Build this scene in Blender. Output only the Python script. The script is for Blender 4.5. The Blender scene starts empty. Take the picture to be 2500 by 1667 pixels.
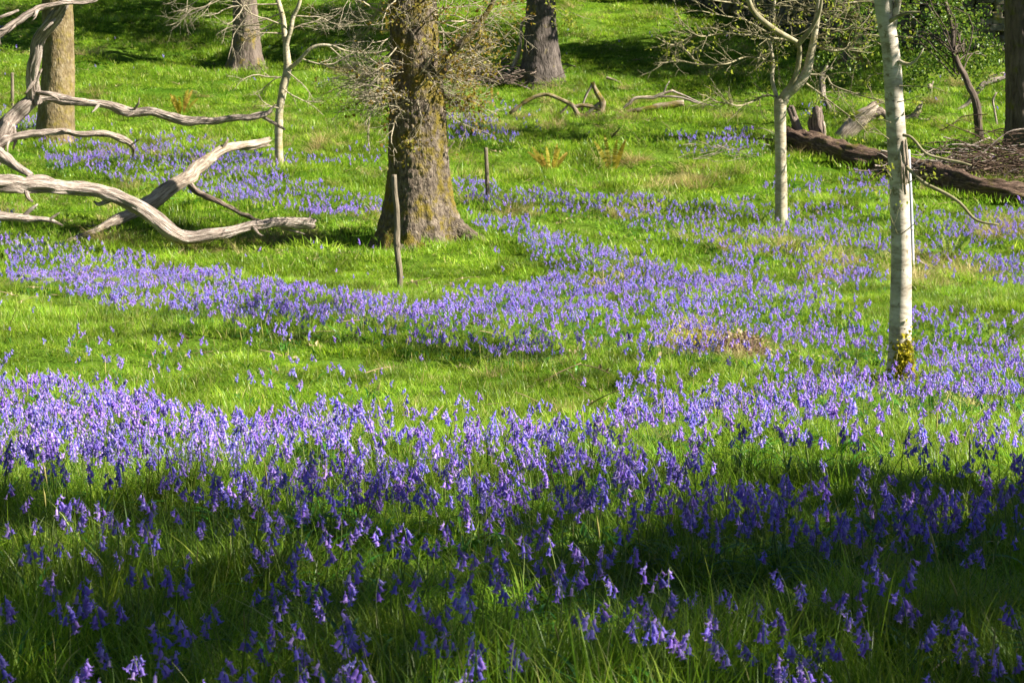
import bpy, math, random
import numpy as np
from mathutils import Vector

R = math.radians
RND = random.Random(7)
NR = np.random.RandomState(11)
scene = bpy.context.scene
COL = scene.collection

# ---------------------------------------------------------------- camera model
W, H = 2500.0, 1667.0
F = 1250.0 / math.tan(R(15))          # focal length in photo pixels
PITCH = R(7)
FWD = np.array([0, math.cos(PITCH), -math.sin(PITCH)])
UP = np.array([0, math.sin(PITCH), math.cos(PITCH)])
RIGHT = np.array([1.0, 0, 0])
SUN = np.array([0.765, -0.20, 0.61]); SUN = SUN / np.linalg.norm(SUN)


def ray(px, py):
    d = FWD + RIGHT * (px - W / 2) / F + UP * (H / 2 - py) / F
    return d / d[1]


def at(px, py, d):
    """the point seen at a pixel of the photo, d metres away"""
    return Vector(ray(px, py) * d)


def project(P):
    P = np.asarray(P, float)
    z = P @ FWD
    return W / 2 + F * (P @ RIGHT) / z, H / 2 - F * (P @ UP) / z


# ---------------------------------------------------------------- noise
def _h(ix, iy, iz, s):
    v = np.sin(ix * 127.1 + iy * 311.7 + iz * 74.7 + s * 13.17) * 43758.5453
    return v - np.floor(v)


def vnoise(x, y, z=0.0, s=0):
    x, y, z = np.broadcast_arrays(np.asarray(x, float), np.asarray(y, float), np.asarray(z, float))
    ix, iy, iz = np.floor(x), np.floor(y), np.floor(z)
    fx, fy, fz = x - ix, y - iy, z - iz
    fx, fy, fz = [t * t * (3 - 2 * t) for t in (fx, fy, fz)]
    o = 0
    for a in (0, 1):
        for b in (0, 1):
            for c in (0, 1):
                w = (fx if a else 1 - fx) * (fy if b else 1 - fy) * (fz if c else 1 - fz)
                o = o + w * _h(ix + a, iy + b, iz + c, s)
    return o


# ---------------------------------------------------------------- the lie of the land
_T = [(3.8, 1568), (5.2, 1330), (7, 1150), (9.5, 1000), (13, 865), (20, 668), (25, 540), (29, 440), (33, 325),
      (37, 255), (40, 195), (45, 95), (50, 0)]
_ys = [-60.0, -10.0, 0.0, 2.0]
_zs = [-1.6, -1.05, -1.0, -1.06]
for d_, y_ in _T:
    _ys.append(d_)
    _zs.append(-d_ * math.tan(PITCH + math.atan((y_ - 784) / 4389.0)))
for d_, z_ in [(60, 5.2), (80, 10.4), (120, 21), (200, 38), (400, 66), (900, 90)]:
    _ys.append(d_)
    _zs.append(z_)
_yy = np.linspace(-60, 900, 9601)
_zz = np.interp(_yy, _ys, _zs)
_k = np.hanning(35); _k /= _k.sum()
_zz = np.convolve(np.pad(_zz, 17, mode='edge'), _k, 'valid')


def gz(x, y):
    x = np.asarray(x, float); y = np.asarray(y, float)
    z = np.interp(y, _yy, _zz)
    amp = np.clip((y - 2) / 12, 0.12, 1)
    far = np.clip((y - 55) / 60, 0, 1)
    z = z + amp * (0.22 * (vnoise(x * .28, y * .28, s=1) - .5) + 0.10 * (vnoise(x * .8, y * .8, s=2) - .5))
    z = z + 0.11 * (vnoise(x * 1.7, y * 1.7, s=3) - .5) * np.clip((y - 3) / 6, .5, 1) + .06 * (vnoise(x * 3.7, y * 3.7, s=5) - .5)
    z = z + np.clip((y - 20) / 8, 0, 1) * .20 * (vnoise(x * .55, y * .75, s=6) - .5)
    z = z + far * 5 * (vnoise(x * .03, y * .03, s=4) - .5)
    return z


def ground(px, py, h=0.0):
    """where the line of sight through a pixel meets the surface h above the ground"""
    r = ray(px, py)
    d = np.linspace(2.5, 110, 6000)
    g = r[2] * d - gz(r[0] * d, d) - h
    k = np.argmax(g < 0)
    if k == 0:
        k = len(d) - 1
    t = d[k - 1] + (d[k] - d[k - 1]) * g[k - 1] / (g[k - 1] - g[k] + 1e-9)
    return Vector((r[0] * t, t, r[2] * t - h))


def D2N(pts):
    return [(x / .9408, y / .9408) for x, y in pts]


# ---------------------------------------------------------------- mesh collector
class MB:
    def __init__(s):
        s.v = []; s.g = []; s.t = []; s.q = []; s.tr = []; s.n = 0; s.qm = []; s.tm = []

    def add(s, v, quads=None, tris=None, grain=None, tint=0.5, mat=0):
        v = np.asarray(v, float).reshape(-1, 3)
        m = len(v)
        s.v.append(v)
        s.g.append(np.zeros((m, 3)) + v if grain is None else np.asarray(grain, float))
        s.t.append(np.zeros(m) + tint)
        if quads is not None and len(quads):
            s.q.append(np.asarray(quads, int) + s.n); s.qm.append(np.full(len(quads), mat))
        if tris is not None and len(tris):
            s.tr.append(np.asarray(tris, int) + s.n); s.tm.append(np.full(len(tris), mat))
        s.n += m

    def build(s, name, mats, parent=None, smooth=True, link=True):
        me = bpy.data.meshes.new(name)
        v = np.concatenate(s.v)
        q = np.concatenate(s.q) if s.q else np.zeros((0, 4), int)
        t = np.concatenate(s.tr) if s.tr else np.zeros((0, 3), int)
        me.vertices.add(len(v)); me.vertices.foreach_set('co', v.ravel())
        li = np.concatenate([q.ravel(), t.ravel()]).astype(np.int32)
        tot = np.concatenate([np.full(len(q), 4), np.full(len(t), 3)]).astype(np.int32)
        st = np.concatenate([[0], np.cumsum(tot)[:-1]]).astype(np.int32)
        me.loops.add(len(li)); me.loops.foreach_set('vertex_index', li)
        me.polygons.add(len(tot)); me.polygons.foreach_set('loop_start', st); me.polygons.foreach_set('loop_total', tot)
        mi = np.concatenate(([np.concatenate(s.qm)] if s.qm else []) + ([np.concatenate(s.tm)] if s.tm else [])).astype(np.int32)
        me.polygons.foreach_set('material_index', mi)
        me.polygons.foreach_set('use_smooth', np.full(len(tot), smooth))
        me.update(calc_edges=True)
        a = me.attributes.new('grain', 'FLOAT_VECTOR', 'POINT'); a.data.foreach_set('vector', np.concatenate(s.g).astype(np.float32).ravel())
        a = me.attributes.new('tint', 'FLOAT', 'POINT'); a.data.foreach_set('value', np.concatenate(s.t).astype(np.float32))
        for m in (mats if isinstance(mats, (list, tuple)) else [mats]):
            me.materials.append(m)
        o = bpy.data.objects.new(name, me)
        if link:
            COL.objects.link(o)
        if parent is not None:
            o.parent = parent
            o.matrix_parent_inverse = parent.matrix_basis.inverted()
        return o


def tag(o, label=None, cat=None, group=None, kind=None):
    if label: o['label'] = label
    if cat: o['category'] = cat
    if group: o['group'] = group
    if kind: o['kind'] = kind
    return o


def thing(name, loc, label, cat, group=None):
    o = bpy.data.objects.new(name, None)
    o.empty_display_size = .1
    COL.objects.link(o)
    o.location = loc
    return tag(o, label, cat, group)


# ---------------------------------------------------------------- swept limbs
def resample(pts, rad, step):
    P = np.array([tuple(p) for p in pts], float); r = np.asarray(rad, float)
    if len(P) == 2:
        P = np.array([P[0], (P[0] + P[1]) / 2, P[1]]); r = np.array([r[0], (r[0] + r[1]) / 2, r[1]])
    Q = np.vstack([2 * P[0] - P[1], P, 2 * P[-1] - P[-2]])
    out = []; ro = []
    for i in range(len(P) - 1):
        L = np.linalg.norm(P[i + 1] - P[i]); n = max(1, int(math.ceil(L / step)))
        p0, p1, p2, p3 = Q[i], Q[i + 1], Q[i + 2], Q[i + 3]
        for k in range(n):
            t = k / n
            out.append(.5 * (2 * p1 + (p2 - p0) * t + (2 * p0 - 5 * p1 + 4 * p2 - p3) * t * t + (3 * p1 - p0 - 3 * p2 + p3) * t ** 3))
            ro.append(r[i] + (r[i + 1] - r[i]) * t)
    out.append(P[-1]); ro.append(r[-1])
    return np.array(out), np.array(ro)


def tube(mb, pts, rad, sides=8, step=.1, bark=None, flare=None, s=0, tint=.5, mat=0, cap=True, wob=0.0, jag=0.0):
    C, r = resample(pts, rad, step)
    n = len(C)
    T = np.gradient(C, axis=0); T /= np.linalg.norm(T, axis=1)[:, None] + 1e-12
    ref = np.array([0, 1.0, 0]) if abs(T[0][1]) < .9 else np.array([1.0, 0, 0])
    N = np.zeros((n, 3)); a = ref - T[0] * ref.dot(T[0]); N[0] = a / np.linalg.norm(a)
    for i in range(1, n):
        a = N[i - 1] - T[i] * N[i - 1].dot(T[i]); N[i] = a / (np.linalg.norm(a) + 1e-12)
    B = np.cross(T, N)
    th = np.arange(sides) * 2 * math.pi / sides
    L = np.concatenate([[0], np.cumsum(np.linalg.norm(np.diff(C, axis=0), axis=1))])
    rr = np.repeat(r[:, None], sides, 1)
    TH = np.repeat(th[None, :], n, 0); LL = np.repeat(L[:, None], sides, 1)
    if flare is not None:
        rr = rr * flare(TH, LL)
    if wob:
        rr = rr * (1 + wob * (vnoise(np.cos(TH) * 1.3 + s, np.sin(TH) * 1.3, LL / (r.mean() * 3 + .02), s) - .5) * 2)
    if bark is not None:
        rr = rr + bark(np.cos(TH) * rr, np.sin(TH) * rr, LL)
    V = C[:, None, :] + rr[..., None] * (np.cos(TH)[..., None] * N[:, None, :] + np.sin(TH)[..., None] * B[:, None, :])
    if jag:
        V[-1] += T[-1][None, :] * (NR.rand(sides)[:, None] * jag)
    G = np.stack([np.cos(TH) * rr, np.sin(TH) * rr, LL + s * 3.7], -1)
    i, j = np.meshgrid(np.arange(n - 1), np.arange(sides), indexing='ij')
    j2 = (j + 1) % sides
    q = np.stack([i * sides + j, i * sides + j2, (i + 1) * sides + j2, (i + 1) * sides + j], -1).reshape(-1, 4)
    V = V.reshape(-1, 3); G = G.reshape(-1, 3)
    tris = []
    if cap:
        V = np.vstack([V, C[-1] - T[-1] * (.4 * r[-1] if jag else -0.15 * r[-1])]); G = np.vstack([G, [0, 0, L[-1] + s * 3.7]])
        k = len(V) - 1; b = (n - 1) * sides
        tris = [(b + a_, b + (a_ + 1) % sides, k) for a_ in range(sides)]
    mb.add(V, q, tris, G, tint, mat)
    return C, r


def grow(mb, p, d, L, r, lvl, rng, tips, wig=.25, up=0.0, kids=(3, 5), ratio=.6, spread=.8, sides=5, tint=.5, s=0):
    n = max(4, int(L / .09)); p = Vector(p); d = Vector(d).normalized()
    pts = [p.copy()]; dirs = [d.copy()]
    for i in range(n):
        d = (d + Vector((rng.gauss(0, 1), rng.gauss(0, 1), rng.gauss(0, 1))) * wig * .4 + Vector((0, 0, up * .15))).normalized()
        p = p + d * (L / n)
        pts.append(p.copy()); dirs.append(d.copy())
    rad = [max(r * (1 - .7 * i / n), .0016) for i in range(n + 1)]
    tube(mb, pts, rad, sides, L / n * 1.01, tint=tint, s=s)
    tips.append((pts[-1], dirs[-1]))
    if lvl > 0:
        for k in range(rng.randint(*kids)):
            f = rng.uniform(.25, .98); i = min(n, max(1, int(f * n)))
            q = Vector((rng.gauss(0, 1), rng.gauss(0, 1), rng.gauss(0, 1) * .8))
            q = (q - dirs[i] * q.dot(dirs[i])).normalized()
            grow(mb, pts[i], dirs[i] + q * spread * rng.uniform(.6, 1.3), L * ratio * rng.uniform(.6, 1.1) * (1.1 - .5 * f), rad[i] * .65, lvl - 1,
                 rng, tips, wig, up, kids, ratio, spread, max(3, sides - 1), tint, s)


def leaves(mb, C, size, tint=None, droop=.3, seed=0, mat=0):
    """folded leaf blades, one at each point of C"""
    rs = np.random.RandomState(seed)
    C = np.asarray(C, float).reshape(-1, 3); n = len(C)
    a = rs.normal(size=(n, 3)); a[:, 2] -= droop; a /= np.linalg.norm(a, axis=1)[:, None]
    b = rs.normal(size=(n, 3)); b -= a * (a * b).sum(1)[:, None]; b /= np.linalg.norm(b, axis=1)[:, None]
    c = np.cross(a, b)
    sz = size * rs.uniform(.6, 1.35, n)[:, None]
    v = np.stack([C, C + a * sz * .45 + b * sz * .36 + c * sz * .12, C + a * sz, C + a * sz * .45 - b * sz * .36 + c * sz * .12], 1)
    k = np.arange(n)[:, None] * 4
    t = np.concatenate([k + np.array([[0, 1, 2]]), k + np.array([[0, 2, 3]])])
    tt = rs.rand(n) if tint is None else np.clip(tint + rs.normal(size=n) * .15, 0, 1)
    mb.add(v.reshape(-1, 3), None, t, None, np.repeat(tt, 4), mat)


# ---------------------------------------------------------------- materials
def nodes(name):
    m = bpy.data.materials.new(name); m.use_nodes = True
    nt = m.node_tree; nt.nodes.clear()
    out = nt.nodes.new('ShaderNodeOutputMaterial')

    def N(t, **kw):
        n = nt.nodes.new(t)
        for k, v in kw.items():
            if k.startswith('i_'):
                n.inputs[k[2:].replace('_', ' ')].default_value = v
            else:
                setattr(n, k, v)
        return n
    return m, nt, N, out


def ramp(N, stops):
    n = N('ShaderNodeValToRGB')
    e = n.color_ramp.elements
    while len(e) < len(stops):
        e.new(.5)
    for k, (p, c) in enumerate(stops):
        e[k].position = p; e[k].color = (*c, 1)
    return n


def leafy(name, cols, trans=.45, rough=.45, spec=.3, patch=None, scale=.7, hue_rand=.0, tcol=None):
    """thin two-sided leaf or petal; cols run along the per-blade tint, patch is a second set met in patches of the ground"""
    m, nt, N, out = nodes(name); L = nt.links.new
    at_ = N('ShaderNodeAttribute', attribute_name='tint')
    r1 = ramp(N, cols); L(at_.outputs['Fac'], r1.inputs[0]); c = r1.outputs[0]
    geo = N('ShaderNodeNewGeometry')
    if patch:
        r2 = ramp(N, patch); L(at_.outputs['Fac'], r2.inputs[0])
        nz = N('ShaderNodeTexNoise', i_Scale=scale, i_Detail=4.0, i_Roughness=.6)
        L(geo.outputs['Position'], nz.inputs['Vector'])
        mr = N('ShaderNodeMapRange', i_From_Min=.42, i_From_Max=.66); L(nz.outputs['Fac'], mr.inputs['Value'])
        mx = N('ShaderNodeMix', data_type='RGBA'); L(mr.outputs[0], mx.inputs[0]); L(c, mx.inputs[6]); L(r2.outputs[0], mx.inputs[7]); c = mx.outputs[2]
    if patch:                                         # lush and poor spots in the sward
        n6 = N('ShaderNodeTexNoise', i_Scale=1.9, i_Detail=3.0); L(geo.outputs['Position'], n6.inputs['Vector'])
        h6 = N('ShaderNodeHueSaturation'); m6 = N('ShaderNodeMapRange', i_From_Min=.35, i_From_Max=.62, i_To_Min=.5, i_To_Max=1.2); L(n6.outputs['Fac'], m6.inputs['Value']); L(m6.outputs[0], h6.inputs['Value']); L(c, h6.inputs['Color']); c = h6.outputs[0]
    oi = N('ShaderNodeObjectInfo')
    hs = N('ShaderNodeHueSaturation')
    mv = N('ShaderNodeMapRange', i_To_Min=.78, i_To_Max=1.22); L(oi.outputs['Random'], mv.inputs['Value']); L(mv.outputs[0], hs.inputs['Value'])
    if hue_rand:
        mh = N('ShaderNodeMapRange', i_To_Min=.5 - hue_rand, i_To_Max=.5 + hue_rand)
        ml = N('ShaderNodeMath', operation='MULTIPLY', i_Value=7.31)
        ml.inputs[1].default_value = 7.31
        fr = N('ShaderNodeMath', operation='FRACT'); L(oi.outputs['Random'], ml.inputs[0]); L(ml.outputs[0], fr.inputs[0]); L(fr.outputs[0], mh.inputs['Value']); L(mh.outputs[0], hs.inputs['Hue'])
    L(c, hs.inputs['Color']); c = hs.outputs[0]
    p = N('ShaderNodeBsdfPrincipled', i_Roughness=rough); p.inputs['Specular IOR Level'].default_value = spec
    L(c, p.inputs['Base Color'])
    t = N('ShaderNodeBsdfTranslucent')
    if tcol:
        mt = N('ShaderNodeMix', data_type='RGBA', blend_type='MULTIPLY'); mt.inputs[0].default_value = 1; L(c, mt.inputs[6]); mt.inputs[7].default_value = (*tcol, 1); L(mt.outputs[2], t.inputs['Color'])
    else:
        L(c, t.inputs['Color'])
    ms = N('ShaderNodeMixShader'); ms.inputs[0].default_value = trans
    L(p.outputs[0], ms.inputs[1]); L(t.outputs[0], ms.inputs[2]); L(ms.outputs[0], out.inputs['Surface'])
    return m


def bark_mat(name, c0, c1, c2, sc=(9, 9, 2.2), bump=.6, moss=None, moss_amt=.5, moss_h=None, rough=.9, spots=None, grain_scale=1.0, cracks=0.0):
    """c0 crevice, c1 plate, c2 weathered patches; moss = colour growing where noise allows"""
    m, nt, N, out = nodes(name); L = nt.links.new
    g = N('ShaderNodeAttribute', attribute_name='grain')
    mp = N('ShaderNodeMapping'); mp.inputs['Scale'].default_value = sc; L(g.outputs['Vector'], mp.inputs['Vector'])
    n1 = N('ShaderNodeTexNoise', i_Scale=grain_scale, i_Detail=8.0, i_Roughness=.68, i_Distortion=.4); L(mp.outputs[0], n1.inputs['Vector'])
    vo = N('ShaderNodeTexVoronoi', feature='DISTANCE_TO_EDGE', i_Scale=grain_scale * 1.4); L(mp.outputs[0], vo.inputs['Vector'])
    r1 = ramp(N, [(.3, c0), (.5, c1), (.72, c2)]); L(n1.outputs['Fac'], r1.inputs[0])
    n2 = N('ShaderNodeTexNoise', i_Scale=2.3, i_Detail=5.0, i_Roughness=.65); L(g.outputs['Vector'], n2.inputs['Vector'])
    c = r1.outputs[0]
    hs = N('ShaderNodeHueSaturation'); mv = N('ShaderNodeMapRange', i_From_Min=.3, i_From_Max=.7, i_To_Min=.7, i_To_Max=1.25); L(n2.outputs['Fac'], mv.inputs['Value']); L(mv.outputs[0], hs.inputs['Value']); L(c, hs.inputs['Color']); c = hs.outputs[0]
    if cracks:                                        # open checks along the grain
        mq = N('ShaderNodeMapping'); mq.inputs['Scale'].default_value = (sc[0] * 1.5, sc[1] * 1.5, sc[2] * .8); L(g.outputs['Vector'], mq.inputs['Vector'])
        n5 = N('ShaderNodeTexNoise', i_Scale=1.0, i_Detail=6.0, i_Roughness=.75, i_Distortion=.6); L(mq.outputs[0], n5.inputs['Vector'])
        mc_ = N('ShaderNodeMapRange', i_From_Min=.36, i_From_Max=.46, i_To_Min=1.0 - cracks, i_To_Max=1.0); L(n5.outputs['Fac'], mc_.inputs['Value'])
        mk = N('ShaderNodeMix', data_type='RGBA'); L(mc_.outputs[0], mk.inputs[0]); mk.inputs[6].default_value = (*c0, 1); L(c, mk.inputs[7]); c = mk.outputs[2]
    if spots:
        n3 = N('ShaderNodeTexNoise', i_Scale=14.0, i_Detail=3.0, i_Roughness=.7); L(g.outputs['Vector'], n3.inputs['Vector'])
        ms_ = N('ShaderNodeMapRange', i_From_Min=.57, i_From_Max=.66); L(n3.outputs['Fac'], ms_.inputs['Value'])
        mx = N('ShaderNodeMix', data_type='RGBA'); L(ms_.outputs[0], mx.inputs[0]); L(c, mx.inputs[6]); mx.inputs[7].default_value = (*spots, 1); c = mx.outputs[2]
    if moss:
        n4 = N('ShaderNodeTexNoise', i_Scale=3.1, i_Detail=7.0, i_Roughness=.72); L(g.outputs['Vector'], n4.inputs['Vector'])
        v = n4.outputs['Fac']
        if moss_h:                                    # more moss from moss_h[0] metres up the trunk towards moss_h[1]
            sp = N('ShaderNodeSeparateXYZ'); L(g.outputs['Vector'], sp.inputs[0])
            mh = N('ShaderNodeMapRange', i_From_Min=moss_h[0], i_From_Max=moss_h[1], i_To_Min=-.10, i_To_Max=.13); L(sp.outputs[2], mh.inputs['Value'])
            ad = N('ShaderNodeMath', operation='ADD'); L(v, ad.inputs[0]); L(mh.outputs[0], ad.inputs[1]); v = ad.outputs[0]
        mm = N('ShaderNodeMapRange', i_From_Min=.62 - moss_amt * .25, i_From_Max=.72 - moss_amt * .2); L(v, mm.inputs['Value'])
        mr = ramp(N, [(.3, tuple(x * .55 for x in moss)), (.65, moss)]); L(n1.outputs['Fac'], mr.inputs[0])
        mx = N('ShaderNodeMix', data_type='RGBA'); L(mm.outputs[0], mx.inputs[0]); L(c, mx.inputs[6]); L(mr.outputs[0], mx.inputs[7]); c = mx.outputs[2]
    p = N('ShaderNodeBsdfPrincipled', i_Roughness=rough); p.inputs['Specular IOR Level'].default_value = .2
    L(c, p.inputs['Base Color'])
    b = N('ShaderNodeBump', i_Strength=bump, i_Distance=.02)
    ad = N('ShaderNodeMath', operation='ADD'); L(n1.outputs['Fac'], ad.inputs[0]); L(vo.outputs['Distance'], ad.inputs[1]); L(ad.outputs[0], b.inputs['Height'])
    L(b.outputs[0], p.inputs['Normal']); L(p.outputs[0], out.inputs['Surface'])
    return m


GR_COLS = [(0, (.095, .20, .010)), (.45, (.225, .375, .018)), (.8, (.33, .47, .034)), (.93, (.38, .46, .06)), (1, (.52, .46, .2))]
GR_DRY = [(0, (.15, .29, .015)), (.45, (.25, .44, .022)), (.8, (.35, .48, .05)), (.93, (.48, .43, .14)), (1, (.58, .48, .26))]
M = {}
M['grass'] = leafy('meadow grass blades', GR_COLS, .5, .4, .35, patch=GR_DRY, scale=.55, hue_rand=.012)
M['dry'] = leafy('bleached dry grass', [(0, (.20, .20, .03)), (.35, (.36, .30, .09)), (1, (.58, .46, .24))], .35, .6, .2)
M['strap'] = leafy('bluebell leaf', [(0, (.03, .13, .012)), (1, (.07, .22, .02))], .3, .28, .5)
M['petal'] = leafy('bluebell petal', [(0, (.26, .165, .72)), (.6, (.41, .29, .82)), (1, (.58, .43, .86))], .42, .5, .25, hue_rand=.022)
M['stem'] = leafy('flower stem', [(0, (.10, .20, .03)), (1, (.22, .26, .08))], .2, .5, .3)
M['seed'] = leafy('grass seed head', [(0, (.25, .26, .05)), (1, (.48, .40, .16))], .3, .7, .1)
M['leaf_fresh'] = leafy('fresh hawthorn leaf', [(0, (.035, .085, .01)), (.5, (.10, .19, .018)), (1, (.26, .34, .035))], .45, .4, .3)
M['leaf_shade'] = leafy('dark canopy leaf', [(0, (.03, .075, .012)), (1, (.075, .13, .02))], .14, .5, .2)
M['leaf_young'] = leafy('young yellow green leaf', [(0, (.22, .28, .03)), (1, (.42, .44, .05))], .5, .5, .2)
M['leaf_brown'] = leafy('bronze unfolding oak leaf', [(0, (.20, .11, .018)), (.5, (.27, .20, .025)), (1, (.30, .29, .04))], .4, .6, .2)
M['moss_leaf'] = leafy('golden moss fronds', [(0, (.20, .18, .012)), (1, (.46, .40, .03))], .3, .8, .1)
M['fern_gold'] = leafy('golden fern frond', [(0, (.30, .24, .02)), (.5, (.38, .32, .04)), (1, (.45, .26, .06))], .45, .5, .2)
M['fern_green'] = leafy('young bracken frond', [(0, (.16, .28, .03)), (1, (.32, .38, .07))], .45, .5, .2)
M['leaf_broad'] = leafy('broad green leaf', [(0, (.09, .26, .02)), (1, (.22, .42, .05))], .4, .35, .4)
M['leaf_dead'] = leafy('dead leaf', [(0, (.26, .18, .10)), (1, (.46, .36, .23))], .2, .8, .1)
M['oak'] = bark_mat('rough oak bark', (.028, .021, .016), (.12, .092, .066), (.28, .23, .175), (24, 24, 13), 1.0, moss=(.17, .13, .018), moss_amt=.06, moss_h=(.4, 3.0))
M['oak_far'] = bark_mat('grey oak bark', (.04, .03, .022), (.125, .095, .075), (.21, .17, .14), (13, 13, 3.5), .8, moss=(.26, .19, .02), moss_amt=.3)
M['oak_gold'] = bark_mat('lichened trunk bark', (.08, .055, .025), (.175, .13, .065), (.27, .225, .15), (18, 18, 8.0), .9, moss=(.20, .155, .035), moss_amt=.4)
M['grey_oak'] = bark_mat('dim grey oak bark', (.025, .02, .017), (.085, .068, .058), (.17, .14, .12), (15, 15, 5), .9, moss=(.20, .16, .02), moss_amt=.2)
M['dark_bark'] = bark_mat('dark bark', (.03, .022, .017), (.10, .075, .058), (.18, .14, .11), (14, 14, 3.0), .8, moss=(.12, .12, .015), moss_amt=.25)
M['birch'] = bark_mat('smooth pale bark', (.17, .135, .09), (.46, .405, .325), (.62, .57, .48), (5, 5, 16), .22, moss=(.30, .25, .10), moss_amt=.1, spots=(.22, .18, .11), rough=.75)
M['sapling'] = bark_mat('pale sapling bark', (.20, .16, .10), (.38, .33, .23), (.49, .44, .34), (6, 6, 22), .25, moss=(.34, .28, .09), moss_amt=.35, rough=.75)
M['twig'] = bark_mat('lichened twig bark', (.13, .105, .055), (.24, .21, .12), (.34, .31, .22), (9, 9, 9), .3)
M['twig_grey'] = bark_mat('grey twig bark', (.18, .145, .095), (.36, .305, .21), (.48, .42, .32), (9, 9, 9), .3)
M['dead'] = bark_mat('weathered dead wood', (.035, .023, .018), (.32, .255, .21), (.60, .525, .455), (46, 46, 4.2), 1.0, cracks=.85, rough=.8)
M['dead_pale'] = bark_mat('bleached dead wood', (.05, .032, .022), (.40, .315, .24), (.66, .57, .46), (46, 46, 4.2), .9, cracks=.8, moss=(.30, .25, .05), moss_amt=.15)
M['log'] = bark_mat('rotting brown log', (.018, .012, .009), (.10, .062, .042), (.27, .19, .135), (40, 40, 6.0), 1.0, cracks=.8, moss=(.16, .13, .02), moss_amt=.22)
M['log_grey'] = bark_mat('grey rotten wood', (.035, .025, .02), (.19, .14, .11), (.46, .38, .31), (36, 36, 4.0), 1.0, cracks=.8)
M['mossy'] = bark_mat('mossed dead branch', (.07, .05, .025), (.20, .155, .10), (.36, .31, .25), (24, 24, 4.0), .8, moss=(.19, .15, .018), moss_amt=.7)
M['post'] = bark_mat('weathered fence stake', (.08, .062, .04), (.19, .155, .11), (.29, .25, .19), (40, 40, 3.0), .6)
M['stone'] = bark_mat('dark field stone', (.05, .045, .035), (.13, .115, .09), (.24, .22, .18), (5, 5, 5), .7, moss=(.24, .21, .02), moss_amt=.35)
M['white'] = None
m, nt, N, out = nodes('white plastic'); p = N('ShaderNodeBsdfPrincipled', i_Roughness=.45); nz = N('ShaderNodeTexNoise', i_Scale=22.0)
r_ = ramp(N, [(.3, (.42, .42, .46)), (.7, (.55, .55, .60))]); nt.links.new(nz.outputs['Fac'], r_.inputs[0]); nt.links.new(r_.outputs[0], p.inputs['Base Color']); nt.links.new(p.outputs[0], out.inputs['Surface'])
M['white'] = m

m, nt, N, out = nodes('turf and soil'); L = nt.links.new
geo = N('ShaderNodeNewGeometry'); n1 = N('ShaderNodeTexNoise', i_Scale=.6, i_Detail=6.0); n2 = N('ShaderNodeTexNoise', i_Scale=18.0, i_Detail=6.0, i_Roughness=.7)
L(geo.outputs['Position'], n1.inputs['Vector']); L(geo.outputs['Position'], n2.inputs['Vector'])
ra = ramp(N, [(.3, (.022, .05, .006)), (.5, (.06, .13, .01)), (.7, (.11, .16, .025))]); L(n2.outputs['Fac'], ra.inputs[0])
rb = ramp(N, [(.35, (.05, .12, .008)), (.65, (.13, .19, .025))]); L(n1.outputs['Fac'], rb.inputs[0])
mx = N('ShaderNodeMix', data_type='RGBA'); mx.inputs[0].default_value = .5; L(ra.outputs[0], mx.inputs[6]); L(rb.outputs[0], mx.inputs[7])
# dead bracken on the fell beyond the wall
sp = N('ShaderNodeSeparateXYZ'); L(geo.outputs['Position'], sp.inputs[0])
m1 = N('ShaderNodeMapRange', i_From_Min=52.0, i_From_Max=56.0); L(sp.outputs[1], m1.inputs['Value'])
m2 = N('ShaderNodeMapRange', i_From_Min=5.0, i_From_Max=9.0); L(sp.outputs[0], m2.inputs['Value'])
mm = N('ShaderNodeMath', operation='MULTIPLY'); L(m1.outputs[0], mm.inputs[0]); L(m2.outputs[0], mm.inputs[1])
rc = ramp(N, [(.35, (.30, .19, .13)), (.55, (.42, .29, .21)), (.7, (.20, .22, .05))]); L(n1.outputs['Fac'], rc.inputs[0])
mx2 = N('ShaderNodeMix', data_type='RGBA'); L(mm.outputs[0], mx2.inputs[0]); L(mx.outputs[2], mx2.inputs[6]); L(rc.outputs[0], mx2.inputs[7])
p = N('ShaderNodeBsdfPrincipled', i_Roughness=1.0); p.inputs['Specular IOR Level'].default_value = 0; L(mx2.outputs[2], p.inputs['Base Color'])
b = N('ShaderNodeBump', i_Strength=.8, i_Distance=.03); L(n2.outputs['Fac'], b.inputs['Height']); L(b.outputs[0], p.inputs['Normal']); L(p.outputs[0], out.inputs['Surface'])
M['ground'] = m

# ---------------------------------------------------------------- ground sheet
u = np.linspace(-1, 1, 301); gx = np.sinh(u * 5.2) / np.sinh(5.2) * 600
v1 = np.concatenate([np.linspace(-60, 0, 25)[:-1], np.arange(0, 12, .12), np.arange(12, 56, .22), 56 + (np.linspace(0, 1, 70) ** 2.2) * 800])
X, Y = np.meshgrid(gx, v1)
Z = gz(X, Y)
mb = MB(); nx, ny = len(gx), len(v1)
i, j = np.meshgrid(np.arange(ny - 1), np.arange(nx - 1), indexing='ij')
q = np.stack([i * nx + j, i * nx + j + 1, (i + 1) * nx + j + 1, (i + 1) * nx + j], -1).reshape(-1, 4)
mb.add(np.stack([X, Y, Z], -1).reshape(-1, 3), q)
tag(mb.build('ground', M['ground']), 'green grassy hillside ground dipping then rising behind the trees', 'ground', kind='structure')


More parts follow.
